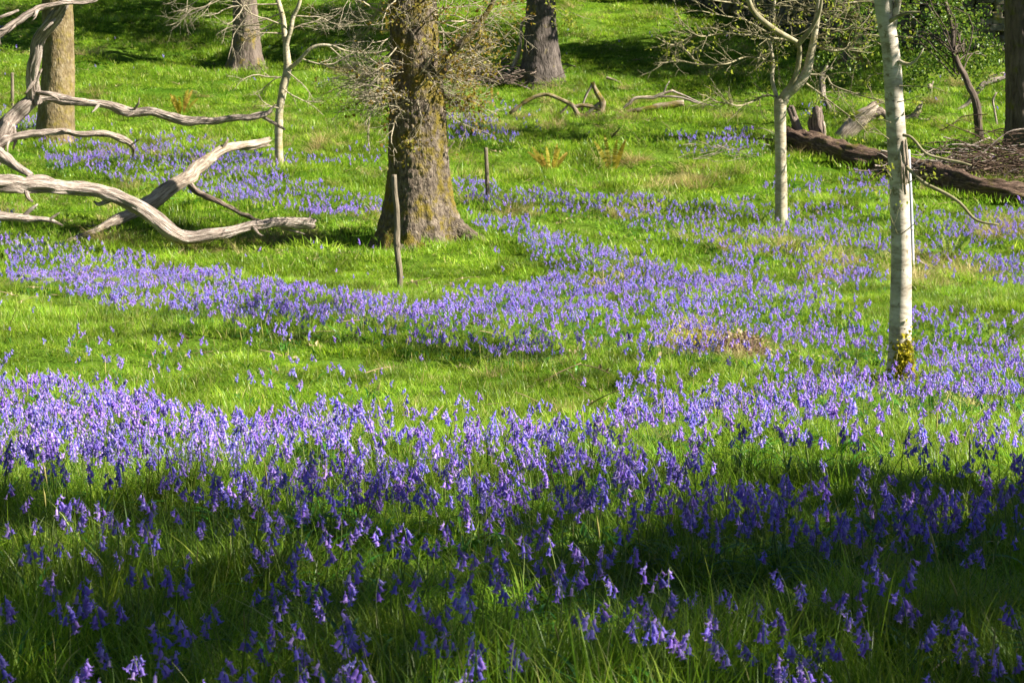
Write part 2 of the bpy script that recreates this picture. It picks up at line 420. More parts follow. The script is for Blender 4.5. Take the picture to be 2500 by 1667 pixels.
# ---------------------------------------------------------------- scatter for uncountable growth
def scatter(name, P, rot, scl, idx, protos, label, cat):
    c = bpy.data.collections.new(name + ' kinds')
    for k, o in enumerate(protos):
        o.name = '%s_kind_%02d' % (name, k); c.objects.link(o)
    me = bpy.data.meshes.new(name)
    n = len(P); me.vertices.add(n); me.vertices.foreach_set('co', np.asarray(P, np.float32).ravel())
    a = me.attributes.new('rot', 'FLOAT_VECTOR', 'POINT'); a.data.foreach_set('vector', np.asarray(rot, np.float32).ravel())
    a = me.attributes.new('scl', 'FLOAT_VECTOR', 'POINT'); a.data.foreach_set('vector', np.asarray(scl, np.float32).ravel())
    a = me.attributes.new('idx', 'INT', 'POINT'); a.data.foreach_set('value', np.asarray(idx, np.int32))
    o = bpy.data.objects.new(name, me); COL.objects.link(o)
    g = bpy.data.node_groups.new(name + ' scatter', 'GeometryNodeTree')
    g.interface.new_socket('Geometry', in_out='INPUT', socket_type='NodeSocketGeometry')
    g.interface.new_socket('Geometry', in_out='OUTPUT', socket_type='NodeSocketGeometry')
    gi = g.nodes.new('NodeGroupInput'); go = g.nodes.new('NodeGroupOutput')
    ip = g.nodes.new('GeometryNodeInstanceOnPoints'); ci = g.nodes.new('GeometryNodeCollectionInfo')
    ci.inputs['Collection'].default_value = c; ci.inputs['Separate Children'].default_value = True; ci.inputs['Reset Children'].default_value = True

    def na(nm, t):
        q = g.nodes.new('GeometryNodeInputNamedAttribute'); q.data_type = t; q.inputs['Name'].default_value = nm; return q.outputs['Attribute']
    er = g.nodes.new('FunctionNodeEulerToRotation')
    g.links.new(na('rot', 'FLOAT_VECTOR'), er.inputs[0])
    g.links.new(gi.outputs[0], ip.inputs['Points']); g.links.new(ci.outputs[0], ip.inputs['Instance'])
    ip.inputs['Pick Instance'].default_value = True
    g.links.new(na('idx', 'INT'), ip.inputs['Instance Index']); g.links.new(er.outputs[0], ip.inputs['Rotation']); g.links.new(na('scl', 'FLOAT_VECTOR'), ip.inputs['Scale'])
    g.links.new(ip.outputs[0], go.inputs[0])
    md = o.modifiers.new('scatter', 'NODES'); md.node_group = g
    return tag(o, label, cat, kind='stuff')


def blades(mb, n, rad, h, w, seed, lean=.35, seg=4, dry=.04, clump=.5, mat=0, flop=.5):
    rs = np.random.RandomState(seed)
    a = rs.rand(n) * 2 * math.pi; rr = rad * np.sqrt(rs.rand(n))
    bx, by = rr * np.cos(a), rr * np.sin(a)
    hh = rs.uniform(h[0], h[1], n) * (.75 + .5 * rs.rand(n))
    az = rs.rand(n) * 2 * math.pi; az = np.where(rs.rand(n) < clump, a + rs.normal(size=n) * .6, az)
    ln = np.abs(rs.normal(size=n)) * lean
    cv = rs.uniform(.1, 1.0, n) * flop
    face = az + math.pi / 2 + rs.normal(size=n) * .5
    ww = w * rs.uniform(.6, 1.3, n)
    tint = rs.rand(n) * .9; tint[rs.rand(n) < dry] = rs.uniform(.9, 1, (rs.rand(n) < dry).sum()) if False else .97
    V = []
    for k in range(seg + 1):
        t = k / seg
        out_ = hh * (ln * t + cv * t * t * .8)
        z = hh * (t - .28 * cv * t * t - .15 * ln * t)
        cx, cy = bx + np.cos(az) * out_, by + np.sin(az) * out_
        wk = ww * (1 - t ** 1.6) * .5 if k < seg else ww * 0
        V.append(np.stack([cx + np.cos(face) * wk, cy + np.sin(face) * wk, z], -1))
        V.append(np.stack([cx - np.cos(face) * wk, cy - np.sin(face) * wk, z], -1))
    V = np.stack(V, 1)                                  # n, 2(seg+1), 3
    m_ = 2 * (seg + 1)
    base = np.arange(n)[:, None] * m_
    Q = np.concatenate([base + np.array([[2 * k, 2 * k + 1, 2 * k + 3, 2 * k + 2]]) for k in range(seg - 1)])
    k = seg - 1
    T = base + np.array([[2 * k, 2 * k + 1, 2 * k + 2]])
    mb.add(V.reshape(-1, 3), Q, T, None, np.repeat(tint, m_), mat)


def fill(dlo, dhi, dens, margin=1.5, extra=1.2):
    n = int((dhi - dlo) * 2 * (0.268 * dhi * margin + extra) * dens)
    y = NR.uniform(dlo, dhi, n); x = NR.uniform(-1, 1, n) * (0.268 * dhi * margin + extra)
    k = np.abs(x) < 0.268 * y * margin + extra
    return x[k], y[k]


def grass_layer(name, dlo, dhi, dens, protos, label, hs=1.0, fade=None):
    x, y = fill(dlo, dhi, dens)
    z = gz(x, y)
    n = len(x)
    lush = vnoise(x * .9, y * .9, s=21) * .6 + vnoise(x * 2.6, y * 2.6, s=22) * .4
    hsc = hs * (.3 + 1.4 * lush ** 1.3) * NR.uniform(.8, 1.2, n)
    rot = np.stack([NR.normal(size=n) * .12, NR.normal(size=n) * .12, NR.rand(n) * 6.283], -1)
    w_ = NR.uniform(.85, 1.2, n)
    scl = np.stack([w_, w_, hsc], -1)
    return scatter(name, np.stack([x, y, z - .005], -1), rot, scl, NR.randint(0, len(protos), n), protos, label, 'grass')


protos = []
for k in range(7):
    mb = MB(); blades(mb, 110, .13, (.04, .125), .0042, 100 + k, lean=.55, seg=5, dry=.03, flop=.95)
    protos.append(mb.build('tuft', M['grass'], link=False))
for k in range(2):
    mb = MB(); blades(mb, 80, .12, (.08, .19), .0042, 120 + k, lean=.4, seg=5, dry=.02, flop=.8)
    protos.append(mb.build('tuft', M['grass'], link=False))
grass_layer('foreground_grass', 2.2, 9.0, 72, protos, 'fine green grass of the shaded foreground')
protos = []
for k in range(7):
    mb = MB(); blades(mb, 150, .18, (.035, .10), .005, 140 + k, lean=.5, seg=4, dry=.05, flop=.8)
    protos.append(mb.build('tuft', M['grass'], link=False))
grass_layer('meadow_grass', 8.6, 22, 38, protos, 'sunlit green grass between the bands of bluebells')
protos = []
for k in range(6):
    mb = MB(); blades(mb, 180, .4, (.05, .14), .011, 160 + k, lean=.55, seg=3, dry=.06, flop=.8)
    protos.append(mb.build('tuft', M['grass'], link=False))
grass_layer('hillside_grass', 21, 56, 10, protos, 'sunlit grass on the slope behind the oak', hs=1.0)

# bleached tussocks and flattened dry grass
protos = []
for k in range(4):
    mb = MB(); blades(mb, 130, .16, (.12, .30), .006, 180 + k, lean=.9, seg=5, dry=.3, flop=1.0, clump=.85)
    protos.append(mb.build('tuft', M['dry'], link=False))
x, y = fill(9, 50, 2.2)
kk = vnoise(x * .7, y * .7, s=31) * .7 + vnoise(x * 2, y * 2, s=32) * .3 > np.where(y > 22, .525, .63)
x, y = x[kk], y[kk]
spots = [(770, 350, 9), (1240, 300, 8), (1500, 400, 8), (1250, 520, 7), (1650, 455, 10), (1700, 450, 8), (1880, 610, 12), (2220, 650, 9), (1560, 300, 5), (640, 590, 6),
         (800, 590, 8), (2250, 690, 14), (2350, 680, 8), (1740, 870, 12), (1690, 830, 10), (1800, 860, 9), (1850, 880, 6), (2480, 560, 10), (2440, 580, 9), (1740, 410, 6), (1560, 1090, 5), (2000, 640, 8), (2030, 690, 5),
         (940, 545, 6), (690, 300, 5), (870, 330, 5), (1150, 320, 6), (2100, 1380, 5), (2170, 1450, 4), (290, 590, 6), (480, 620, 6)]
ex, ey = [], []
for sx, sy, n in spots:
    for k in range(n):
        g = ground(sx + NR.normal() * 35, sy + NR.normal() * 9); ex.append(g.x); ey.append(g.y)
x = np.concatenate([x, ex]); y = np.concatenate([y, ey]); n = len(x)
rot = np.stack([NR.normal(size=n) * .2, NR.normal(size=n) * .2, NR.rand(n) * 6.283], -1)
s_ = NR.uniform(.6, 1.1, n) * np.interp(y, [9, 14, 20], [.45, .7, 1.0])
scatter('dry_grass', np.stack([x, y, gz(x, y) - .01], -1), rot, np.stack([s_, s_, s_ * NR.uniform(.5, 1, n)], -1), NR.randint(0, 4, n), protos, 'straw coloured dry grass tussocks in the green slope', 'dry grass')

# fallen leaves and bits of twig lodged in the sward
protos = []
for k in range(5):
    rs_ = np.random.RandomState(400 + k); mb = MB()
    leaves(mb, rs_.normal(size=(4, 3)) * np.array([.07, .07, .008]) + np.array([0, 0, .03]), .032, seed=410 + k, droop=0)
    a_ = rs_.rand() * 6.28; tube(mb, [(0, 0, .03), (math.cos(a_) * .1, math.sin(a_) * .1, .05), (math.cos(a_) * .22, math.sin(a_) * .19, .06)], [.004, .0035, .002], 4, .05, tint=.3)
    protos.append(mb.build('litter', M['leaf_dead'], link=False))
x, y = fill(4, 52, 4.0); n = len(x)
kk = vnoise(x * .5, y * .5, s=33) > np.where(y > 17, .42, .7); x, y = x[kk], y[kk]; n = len(x); s_ = NR.uniform(.6, 1.3, n)
scatter('leaf_litter', np.stack([x, y, gz(x, y)], -1), np.stack([NR.normal(size=n) * .2, NR.normal(size=n) * .2, NR.rand(n) * 6.28], -1), np.stack([s_] * 3, -1), NR.randint(0, 5, n), protos, 'dead leaves and bits of twig lodged in the grass', 'leaf litter')

# flowering grass stalks in the foreground
protos = []
for k in range(6):
    rs = random.Random(300 + k); mb = MB(); hh = rs.uniform(.26, .36); b = rs.uniform(-.07, .07); c = rs.uniform(-.04, .04)
    pts = [Vector((b * t * t, c * t * t, hh * t)) for t in (0, .3, .6, .8)]
    tube(mb, pts, [.0013, .0012, .001, .0009], 4, .05, tint=.4, mat=0)
    tp = pts[-1]; pts2 = [tp + Vector((b * .5 * t, c * .5 * t, .05 * t * (1 + .3 * k % 2))) for t in (0, .3, .7, 1)]
    tube(mb, pts2, [.001, .0034, .003, .0006], 6, .006, wob=.3, tint=.6, mat=1)
    protos.append(mb.build('stalk', [M['stem'], M['seed']], link=False))
x, y = fill(2.6, 14, 5.0)
n = len(x); s_ = NR.uniform(.45, .85, n)
scatter('seeding_grass', np.stack([x, y, gz(x, y)], -1), np.stack([NR.normal(size=n) * .15, NR.normal(size=n) * .15, NR.rand(n) * 6.28], -1), np.stack([s_] * 3, -1), NR.randint(0, 6, n), protos,
        'thin flowering grass stalks among the foreground bluebells', 'grass')


# ---------------------------------------------------------------- bluebells
def bell_mesh(mb, base, axis, L, seg=12, tint=.5, r0=.0032, mat=0):
    axis = Vector(axis).normalized(); q = axis.orthogonal().normalized(); w = axis.cross(q)
    prof = [(0, .35), (.06, .85), (.25, 1.12), (.55, 1.15), (.78, 1.2), (.92, 1.75), (1.0, 2.7), (.95, 3.3)]
    V = []
    for k, (t, rr) in enumerate(prof):
        for s in range(seg):
            a = s * 2 * math.pi / seg
            lobe = .5 + .5 * math.cos(a * 6)
            f = rr; tt = t
            if k >= 5:
                f = 1.2 + (rr - 1.2) * (.25 + .75 * lobe)
                tt = t - (1 - lobe) * .12
            V.append(base + axis * (tt * L) + (q * math.cos(a) + w * math.sin(a)) * (r0 * f))
    n = len(prof)
    Q = [(k * seg + s, k * seg + (s + 1) % seg, (k + 1) * seg + (s + 1) % seg, (k + 1) * seg + s) for k in range(n - 1) for s in range(seg)]
    mb.add([tuple(v) for v in V], Q, None, None, tint, mat)


def plant_spec(seed):
    """one bluebell: stem curve, bells and leaves as collectors"""
    rs = random.Random(seed); hgt = rs.uniform(.23, .31); nod = rs.uniform(.006, .042)
    nb = rs.choice([3, 4, 5, 5, 6, 7, 8, 9])
    pts = []
    for k in range(9):
        t = k / 8
        pts.append(Vector((nod * max(0, (t - .45) / .55) ** 2.2 + .012 * math.sin(t * 3 + seed), .01 * math.sin(t * 4 + seed * 2), hgt * (t - .05 * max(0, (t - .7) / .3) ** 2 * (.3 + nod / .05)))))
    stem = MB(); tube(stem, pts, [.0026, .0025, .0024, .0022, .002, .0018, .0016, .0014, .001], 5, .03, tint=rs.random())
    C, _ = resample(pts, [1] * 9, .004)
    bells = []
    for i in range(nb):
        f = 1 - .255 * (i + .3) / nb * (1.0 if nb > 5 else .75)
        k = min(len(C) - 1, int(f * (len(C) - 1)))
        a = rs.gauss(0, 1.0) if i % 3 else rs.uniform(0, 6.28)
        side = Vector((math.cos(a), math.sin(a), 0))
        p0 = Vector(C[k]); dn = rs.uniform(.005, .012)
        p1 = p0 + side * dn * .8 + Vector((0, 0, .003)); p2 = p0 + side * dn * 1.2 - Vector((0, 0, .004))
        b = MB(); tube(b, [p0, p1, p2], [.0008, .0008, .001], 4, .004, tint=.1, mat=0)
        ax = Vector((side.x * rs.uniform(.1, .6), side.y * rs.uniform(.1, .6), -1))
        if i == 0: ax = Vector((.7, 0, -.7))
        big = 1.0 if i > 1 else .75
        bell_mesh(b, p2, ax, rs.uniform(.019, .024) * big, 12, rs.random(), .0043 * rs.uniform(.85, 1.15) * big)
        bells.append(b)
    lv = []
    for i in range(3):
        a = rs.uniform(0, 6.28); Ln = rs.uniform(.16, .26); b = MB(); V = []; G = 7
        for k in range(G + 1):
            t = k / G; wd = .0065 * math.sin(math.pi * min(1, t * .75 + .22)) * (1 if k < G else .05)
            c = Vector((math.cos(a), math.sin(a), 0)) * (Ln * (.25 * t + .55 * t * t)) + Vector((0, 0, Ln * (.95 * t - .62 * t ** 2.2)))
            sd = Vector((-math.sin(a), math.cos(a), 0))
            V += [c + sd * wd, c - Vector((0, 0, wd * .5)), c - sd * wd]
        Q = []
        for k in range(G):
            Q += [(3 * k, 3 * k + 1, 3 * k + 4, 3 * k + 3), (3 * k + 1, 3 * k + 2, 3 * k + 5, 3 * k + 4)]
        b.add([tuple(v) for v in V], Q, None, None, rs.random()); lv.append(b)
    return dict(stem=stem, bells=bells, leaves=lv, n=nb, h=hgt, nod=nod)


SPECS = [plant_spec(500 + k) for k in range(14)]


def merged(spec):
    mb = MB()
    for m_, L_ in ((0, [spec['stem']]), (1, spec['bells']), (2, spec['leaves'])):
        for b in L_:
            n0 = 0
            for v, g, t in zip(b.v, b.g, b.t):
                mb.v.append(v); mb.g.append(g); mb.t.append(t)
            for q_ in b.q: mb.q.append(q_ + mb.n); mb.qm.append(np.full(len(q_), m_))
            for q_ in b.tr: mb.tr.append(q_ + mb.n); mb.tm.append(np.full(len(q_), m_))
            mb.n += b.n
    return mb.build('plant', [M['stem'], M['petal'], M['strap']], link=False)


REG = [  # outline of each drift in the photo (2352 wide), plants per square metre
    ([(0, 830), (250, 880), (520, 950), (780, 925), (1000, 950), (1300, 960), (1500, 1000), (1750, 1085), (2352, 1120), (2352, 1215), (1700, 1200), (1200, 1150), (700, 1110), (0, 1070)], 135),
    ([(1250, 1010), (1500, 1040), (1750, 1095), (2352, 1135), (2352, 1225), (1750, 1205), (1250, 1150)], 165),
    ([(0, 1070), (700, 1110), (1200, 1150), (1700, 1200), (1700, 1260), (1200, 1260), (600, 1260), (0, 1200)], 42),
    ([(0, 1200), (600, 1260), (1200, 1260), (1750, 1250), (1500, 1420), (1000, 1568), (0, 1568)], 9),
    ([(0, 530), (200, 560), (420, 600), (700, 640), (880, 660), (1000, 680), (1400, 755), (1350, 785), (1050, 770), (700, 750), (450, 705), (200, 670), (0, 620)], 60),
    ([(1050, 480), (1200, 510), (1400, 570), (1700, 640), (2050, 690), (2352, 710), (2352, 860), (2050, 800), (1800, 770), (1500, 790), (1300, 750), (1000, 690), (1020, 650), (1150, 645), (1290, 610)], 57),
    ([(1450, 790), (1600, 830), (1800, 780), (2352, 830), (2352, 1100), (1900, 1050), (1600, 1000), (1400, 930)], 34),
    ([(60, 320), (300, 325), (620, 340), (660, 390), (880, 440), (890, 482), (700, 470), (450, 425), (300, 400), (100, 385)], 70),
    ([(20, 255), (90, 260), (100, 300), (20, 300)], 40),
    ([(300, 290), (600, 310), (880, 340), (880, 380), (600, 350), (300, 330)], 14),
    ([(1040, 390), (1180, 420), (1400, 440), (1780, 450), (2352, 490), (2352, 640), (2100, 600), (1800, 550), (1600, 540), (1400, 500), (1200, 470), (1040, 440)], 34),
    ([(1540, 300), (1740, 300), (1740, 355), (1560, 350)], 30),
    ([(1010, 255), (1120, 265), (1190, 310), (1180, 335), (1010, 330)], 32),
    ([(1630, 540), (1900, 580), (2040, 620), (1900, 640), (1650, 600)], 30),
    ([(1740, 390), (2050, 395), (2050, 440), (1780, 440)], 22),
    ([(1840, 228), (1900, 228), (1900, 252), (1840, 252)], 40),
    ([(1185, 165), (1235, 168), (1235, 190), (1185, 190)], 30),
    ([(1050, 225), (1200, 225), (1250, 290), (1050, 270)], 7),
    ([(120, 740), (560, 770), (900, 830), (900, 885), (500, 870), (100, 800)], 13),
    ([(900, 860), (1500, 870), (1500, 940), (900, 940)], 4),
    ([(1510, 45), (1720, 50), (1720, 75), (1510, 70)], 10),
]


def inside(px, py, poly):
    r = np.zeros(len(px), bool); n = len(poly)
    for k in range(n):
        (x1, y1), (x2, y2) = poly[k], poly[(k + 1) % n]
        c = (y1 > py) != (y2 > py)
        r ^= c & (px < (x2 - x1) * (py - y1) / (y2 - y1 + 1e-9) + x1)
    return r


x, y = fill(3.2, 46, 170, margin=1.45)
z = gz(x, y)
px, py = project(np.stack([x, y, z + .19], -1)); px *= .9408; py *= .9408
px += (vnoise(x * 2, y * 2, s=41) - .5) * 60; py += (vnoise(x * 1.2, y * .7, s=42) - .5) * 36
dens = np.where(y > 8, .8, .0)
dens = np.where((y > 24), .25, dens)
for poly, dd in REG:
    cl = .35 + 1.3 * vnoise(x * 1.6, y * 1.1, s=43)
    dens = np.maximum(dens, np.where(inside(px, py, poly), dd * cl * np.interp(y, [6, 7.5, 9, 14, 20], [.7, 1.5, 1.35, 1.5, 1.6]), 0))
offp = (px < 0) | (px > 2352)
dens = dens * np.where(y > 24, 1.0, 1.0); dens = np.where(offp, np.where(vnoise(x * .35, y * .22, s=44) > .5, 40, 2), dens)
keep = NR.rand(len(x)) * 170 < dens
x, y, z = x[keep], y[keep], z[keep]
n = len(x)

C6 = [(155, 640), (245, 510), (290, 140), (445, 165), (400, 340), (620, 430), (740, 430), (770, 460), (300, 670), (485, 640), (700, 600), (730, 660), (650, 740), (920, 810), (945, 840), (1030, 830), (1220, 830),
      (275, 860), (440, 880), (520, 870), (605, 970), (665, 1030), (810, 1050), (330, 1050), (480, 1090), (540, 1040), (1140, 1210), (1240, 1130), (1290, 1220), (1440, 1180), (1490, 1100), (1550, 1050), (1685, 1200),
      (1800, 720), (1830, 1000), (1880, 920), (1890, 1190), (2100, 940), (2140, 1040), (2210, 930), (1710, 970), (1230, 430), (1290, 270), (1330, 510), (1460, 300), (1590, 490), (1665, 450), (1770, 180), (1590, 330),
      (1510, 230), (1690, 310), (1880, 420), (1830, 540), (2000, 250), (2210, 590), (2260, 540), (2110, 650), (2010, 660), (2050, 820), (2200, 470), (950, 340), (990, 510), (1075, 380), (1060, 570), (920, 650), (910, 450),
      (690, 1330), (760, 1330), (455, 1400), (540, 1500), (130, 1540), (930, 1460), (1190, 1400), (1140, 1460), (1480, 1460), (1470, 1530), (1650, 1480), (1710, 1500), (1780, 1310), (1930, 1500), (2030, 1280), (2050, 1190),
      (2220, 1280), (2200, 1490), (2300, 1490), (2290, 1140), (150, 960), (70, 700), (20, 510), (500, 350), (570, 340), (120, 230), (30, 240), (1110, 200), (1150, 110), (1220, 180)]
C7 = [(75, 850), (280, 910), (470, 1010), (85, 1300), (185, 1300), (205, 1430), (50, 1460), (700, 1000), (800, 960), (690, 1110), (600, 1080), (530, 1260), (630, 1270), (760, 1280), (850, 1290), (740, 1360), (905, 1430),
      (780, 1540), (1100, 1380), (1145, 1350), (1170, 1050), (1130, 830), (1070, 730), (890, 870), (940, 830), (730, 740), (700, 820), (850, 660), (990, 660), (1300, 670), (1350, 590), (1370, 780), (1290, 770), (1440, 750),
      (1290, 930), (1270, 990), (1470, 930), (1570, 830), (1620, 840), (1710, 800), (1810, 860), (1600, 630), (1680, 660), (1750, 650), (1870, 550), (1940, 550), (1890, 690), (1930, 770), (2200, 670), (2190, 840), (2120, 860),
      (1570, 1100), (1740, 1090), (1870, 1040), (1950, 1150), (2020, 1080), (2120, 1180), (2300, 1270), (2290, 970), (550, 640), (440, 640), (380, 530), (180, 550), (290, 540), (190, 440), (830, 490), (870, 430), (1090, 390),
      (650, 500), (720, 480), (600, 380)]
C8 = [(255, 610), (300, 490), (540, 690), (600, 460), (700, 490), (880, 580), (975, 610), (1030, 610), (1680, 660), (1640, 780), (1920, 670), (2010, 690), (1285, 670), (685, 870), (765, 930), (830, 910), (1010, 950),
      (1100, 970), (1200, 900), (1410, 820), (1515, 1000), (1640, 1060), (1170, 1070), (1160, 1130), (1180, 1210), (1140, 1280), (840, 1200), (845, 1280), (940, 1260), (870, 1400), (880, 1500), (665, 1430), (685, 1500),
      (1040, 1540), (505, 1290), (390, 1240), (525, 1140), (670, 1100), (470, 1040), (370, 1030), (250, 1090), (120, 1170), (35, 1260), (30, 970), (170, 960), (1760, 1190), (1835, 1280), (1850, 1090), (1905, 1110), (1970, 1180),
      (2035, 1300), (2130, 1380), (2290, 1420), (2010, 1370), (1800, 1550), (2150, 1460)]
single = []
for off, lst in ((0, C6), (840, C7), (1660, C8)):
    for cx, cy in lst:
        k = RND.randrange(len(SPECS)); sc = RND.uniform(.58, .82)
        sp_ = SPECS[k]
        ang = RND.uniform(-.9, .9) + (math.pi if RND.random() < .45 else 0)
        g = ground(off + cx / 2.765, 1100 + cy / 2.765, (sp_['h'] - .04) * sc)
        g.x -= sp_['nod'] * sc * math.cos(ang) * .6; g.y -= sp_['nod'] * sc * math.sin(ang) * .6
        single.append((g.x, g.y, k, sc, ang))
# the nearest of the band, up to 300 single plants in all
near = [(y[i_], x[i_], i_) for i_ in range(n) if abs(x[i_]) < .272 * y[i_]]
near.sort()
take = set()
for yy_, xx_, i_ in near[:max(0, 300 - len(single))]:
    take.add(i_); single.append((xx_, yy_, RND.randrange(len(SPECS)), RND.uniform(.62, .86), RND.uniform(0, 6.28)))
mask = np.ones(n, bool); mask[list(take)] = False
x, y, z = x[mask], y[mask], z[mask]; n = len(x)
protos = [merged(s) for s in SPECS]
s_ = NR.uniform(.58, .92, n) * np.interp(y, [10, 14, 22], [1.0, .92, 1.02])
scatter('bluebell_drift', np.stack([x, y, z - .005], -1), np.stack([NR.normal(size=n) * .13, NR.normal(size=n) * .13, NR.rand(n) * 6.28], -1), np.stack([s_] * 3, -1), NR.randint(0, len(protos), n), protos,
        'violet blue drifts of bluebells covering the meadow behind the foreground plants', 'bluebells')
# strap leaves massed under the drifts come with each plant

NUMW = {3: 'three', 4: 'four', 5: 'five', 6: 'six', 7: 'seven', 8: 'eight', 9: 'nine', 10: 'ten'}
PROT = []
for k, s in enumerate(SPECS):
    parts = [('stem', s['stem'].build('stem', M['stem'], link=False))]
    parts += [('bell', b.build('bell', M['petal'], link=False)) for b in s['bells']]
    parts += [('leaf', b.build('leaf', M['strap'], link=False)) for b in s['leaves'][:2]]
    PROT.append(parts)
recs = []
for (sx, sy, k, sc, ang) in single:
    sz = float(gz(sx, sy))
    hx, hy = project(np.array([[sx, sy, sz + .25 * sc]]))
    hx, hy = hx[0], hy[0]
    zone = ['far left', 'left', 'centre left', 'centre', 'centre right', 'right', 'far right'][int(min(6, max(0, hx / W * 7)))]
    row = 'by dense band' if hy < 1230 else ('upper shade' if hy < 1350 else ('middle foreground' if hy < 1470 else 'bottom edge'))
    lean = 'nodding left' if math.cos(ang) < -.35 else ('nodding right' if math.cos(ang) > .35 else 'nodding upright')
    lean = lean.replace('nodding upright', 'standing straight')
    recs.append([sx, sy, sz, k, sc, ang, '%s-belled bluebell %s, %s, %s' % (NUMW[SPECS[k]['n']], lean, row, zone), hx])
by = {}
for r_ in recs: by.setdefault(r_[6], []).append(r_)
ORD = ['leftmost', 'second', 'third', 'fourth', 'fifth', 'sixth', 'seventh', 'eighth', 'ninth', 'tenth', 'eleventh', 'twelfth']
CNT = ['', 'one', 'two', 'three', 'four', 'five', 'six', 'seven', 'eight', 'nine', 'ten', 'eleven', 'twelve']
for lab, L_ in by.items():
    L_.sort(key=lambda r: r[7])
    for k, r_ in enumerate(L_):
        r_[6] = lab + (', %s from left of %s' % (ORD[k], CNT[len(L_)]) if len(L_) > 1 and len(L_) < 13 else '')
        r_[6] = r_[6].replace('leftmost from left', 'leftmost')
for (sx, sy, sz, k, sc, ang, lab, hx) in recs:
    e = bpy.data.objects.new('bluebell', None); COL.objects.link(e); e.empty_display_size = .05
    e.location = (sx, sy, sz - .005); e.rotation_euler = (RND.gauss(0, .09), RND.gauss(0, .09), ang); e.scale = (sc, sc, sc)
    tag(e, lab, 'bluebell', 'bluebells in the foreground grass')
    for nm, src in PROT[k]:
        c = src.copy(); c.name = nm; COL.objects.link(c); c.parent = e

# ---------------------------------------------------------------- trees
def add_clumps(mb, centres, n, rad, size, seed):
    rs = np.random.RandomState(seed); P = []
    for c in centres:
        P.append(np.asarray(tuple(c)) + rs.normal(size=(n, 3)) * rad * np.array([1, 1, .7]))
    leaves(mb, np.concatenate(P), size, seed=seed)


def limb_to(mb, trunk_top, c, rng, r=.05, side_from=None):
    c = Vector(c); a = Vector(trunk_top)
    m_ = a.lerp(c, .5) + Vector((rng.gauss(0, .25), rng.gauss(0, .25), rng.uniform(.1, .5)))
    tube(mb, [a, a.lerp(m_, .5) + Vector((rng.gauss(0, .1), rng.gauss(0, .1), .1)), m_, c], [r, r * .8, r * .55, r * .2], 6, .3)


def oak_bark(k, amp):
    def f(a, b, l):
        n1 = np.abs(vnoise(a * k, b * k, l * k * .5, 5) - .5) * 2
        n2 = np.abs(vnoise(a * k * 2.1, b * k * 2.1, l * k * 1.2, 6) - .5) * 2
        return amp * (np.minimum(n1, .55) * 1.3 + .5 * n2 - .7)
    return f


def flare_fn(lobes, h0, amp, base=.35):
    def f(TH, L):
        e = np.exp(-L / h0)
        o = base
        for a, w, s in lobes:
            d = np.cos(TH - a + math.pi / 2)        # lobes are given as compass angles from +X
            o = o + s * np.exp((d - 1) / w)
        return 1 + amp * e * o
    return f


def shade_points(polyD, step, hlo, hhi, seed, prob=1.0):
    """spots in a crown whose shadow falls inside the outline (given in photo pixels)"""
    rs = np.random.RandomState(seed); G = [ground(a / .9408, b / .9408) for a, b in polyD]
    P = [(g.x, g.y) for g in G]
    xs = [p_[0] for p_ in P]; ys = [p_[1] for p_ in P]; out_ = []
    for gx_ in np.arange(min(xs), max(xs), step):
        for gy_ in np.arange(min(ys), max(ys), step):
            a, b = gx_ + rs.normal() * step * .3, gy_ + rs.normal() * step * .3
            if rs.rand() < prob and inside(np.array([a]), np.array([b]), P)[0]:
                h_ = rs.uniform(hlo, hhi)
                c_ = np.array([a, b, float(gz(a, b))]) + SUN * h_ / SUN[2]
                qx, qy = project(c_)
                if qy < -150 or qx > 2700: out_.append(c_)
    return out_


def tree_shell(name, base, label, cat, path, rad, mat, sides=20, step=.1, bark=None, flare=None, wob=.05, group=None):
    t = thing(name, base, label, cat, group)
    mb = MB(); tube(mb, path, rad, sides, step, bark=bark, flare=flare, wob=wob, s=len(label))
    mb.build('trunk', mat, t)
    return t


# --- big oak in the middle
d0 = 24.0
g = ground(1015, 590)
base = Vector((at(1018, 600, d0).x, d0, float(gz(at(1018, 600, d0).x, d0))))
pa = [base - Vector((0, 0, .25))]
for px_, py_ in ((1018, 560), (1018, 500), (1020, 430), (1018, 330), (1017, 230), (1013, 120), (1008, 0), (1004, -150), (1000, -400), (1004, -800), (1010, -1200)):
    p_ = at(px_, py_, d0); pa.append(p_)
sc_ = d0 / F
ra_ = [78 * sc_] + [k_ * sc_ for k_ in (76, 73, 69.5, 68, 68, 62, 57, 54, 50, 40, 28)]
oak = thing('oak_tree', base, 'large mossy oak with thick flared trunk and bushy twigs, behind the tall wooden stake', 'tree')
mb = MB()
tube(mb, pa, ra_, 150, .022, bark=oak_bark(21, .024), flare=flare_fn([(R(188), .10, 1.5), (R(352), .05, 3.2), (R(262), .035, 1.1), (R(305), .04, 1.2), (R(225), .04, 1.2), (R(90), .2, .8)], .42, .47), wob=.06, s=3)
mb.build('trunk', M['oak'], oak)
for an, ln_, r0_ in ((R(-12), 1.02, .15), (R(-58), .72, .13), (R(-112), .68, .12), (R(196), .80, .14)):   # roots running into the turf
    dr = Vector((math.cos(an), math.sin(an), 0)); P = []
    for f_, h_ in ((.26, .50), (.42, .26), (.58, .12), (.80, .03), (1.0, -.06)):
        q_ = base + dr * (ln_ * f_) + Vector((-dr.y, dr.x, 0)) * (.05 * math.sin(f_ * 5 + an)); q_.z = float(gz(q_.x, q_.y)) + h_; P.append(q_)
    mb = MB(); tube(mb, P, [r0_, r0_ * .95, r0_ * .8, r0_ * .55, r0_ * .25], 40, .025, bark=oak_bark(21, .018), wob=.12, s=int(an * 10)); mb.build('root', M['oak'], oak)
rng = random.Random(5)
tw = MB(); lf = MB(); tips = []
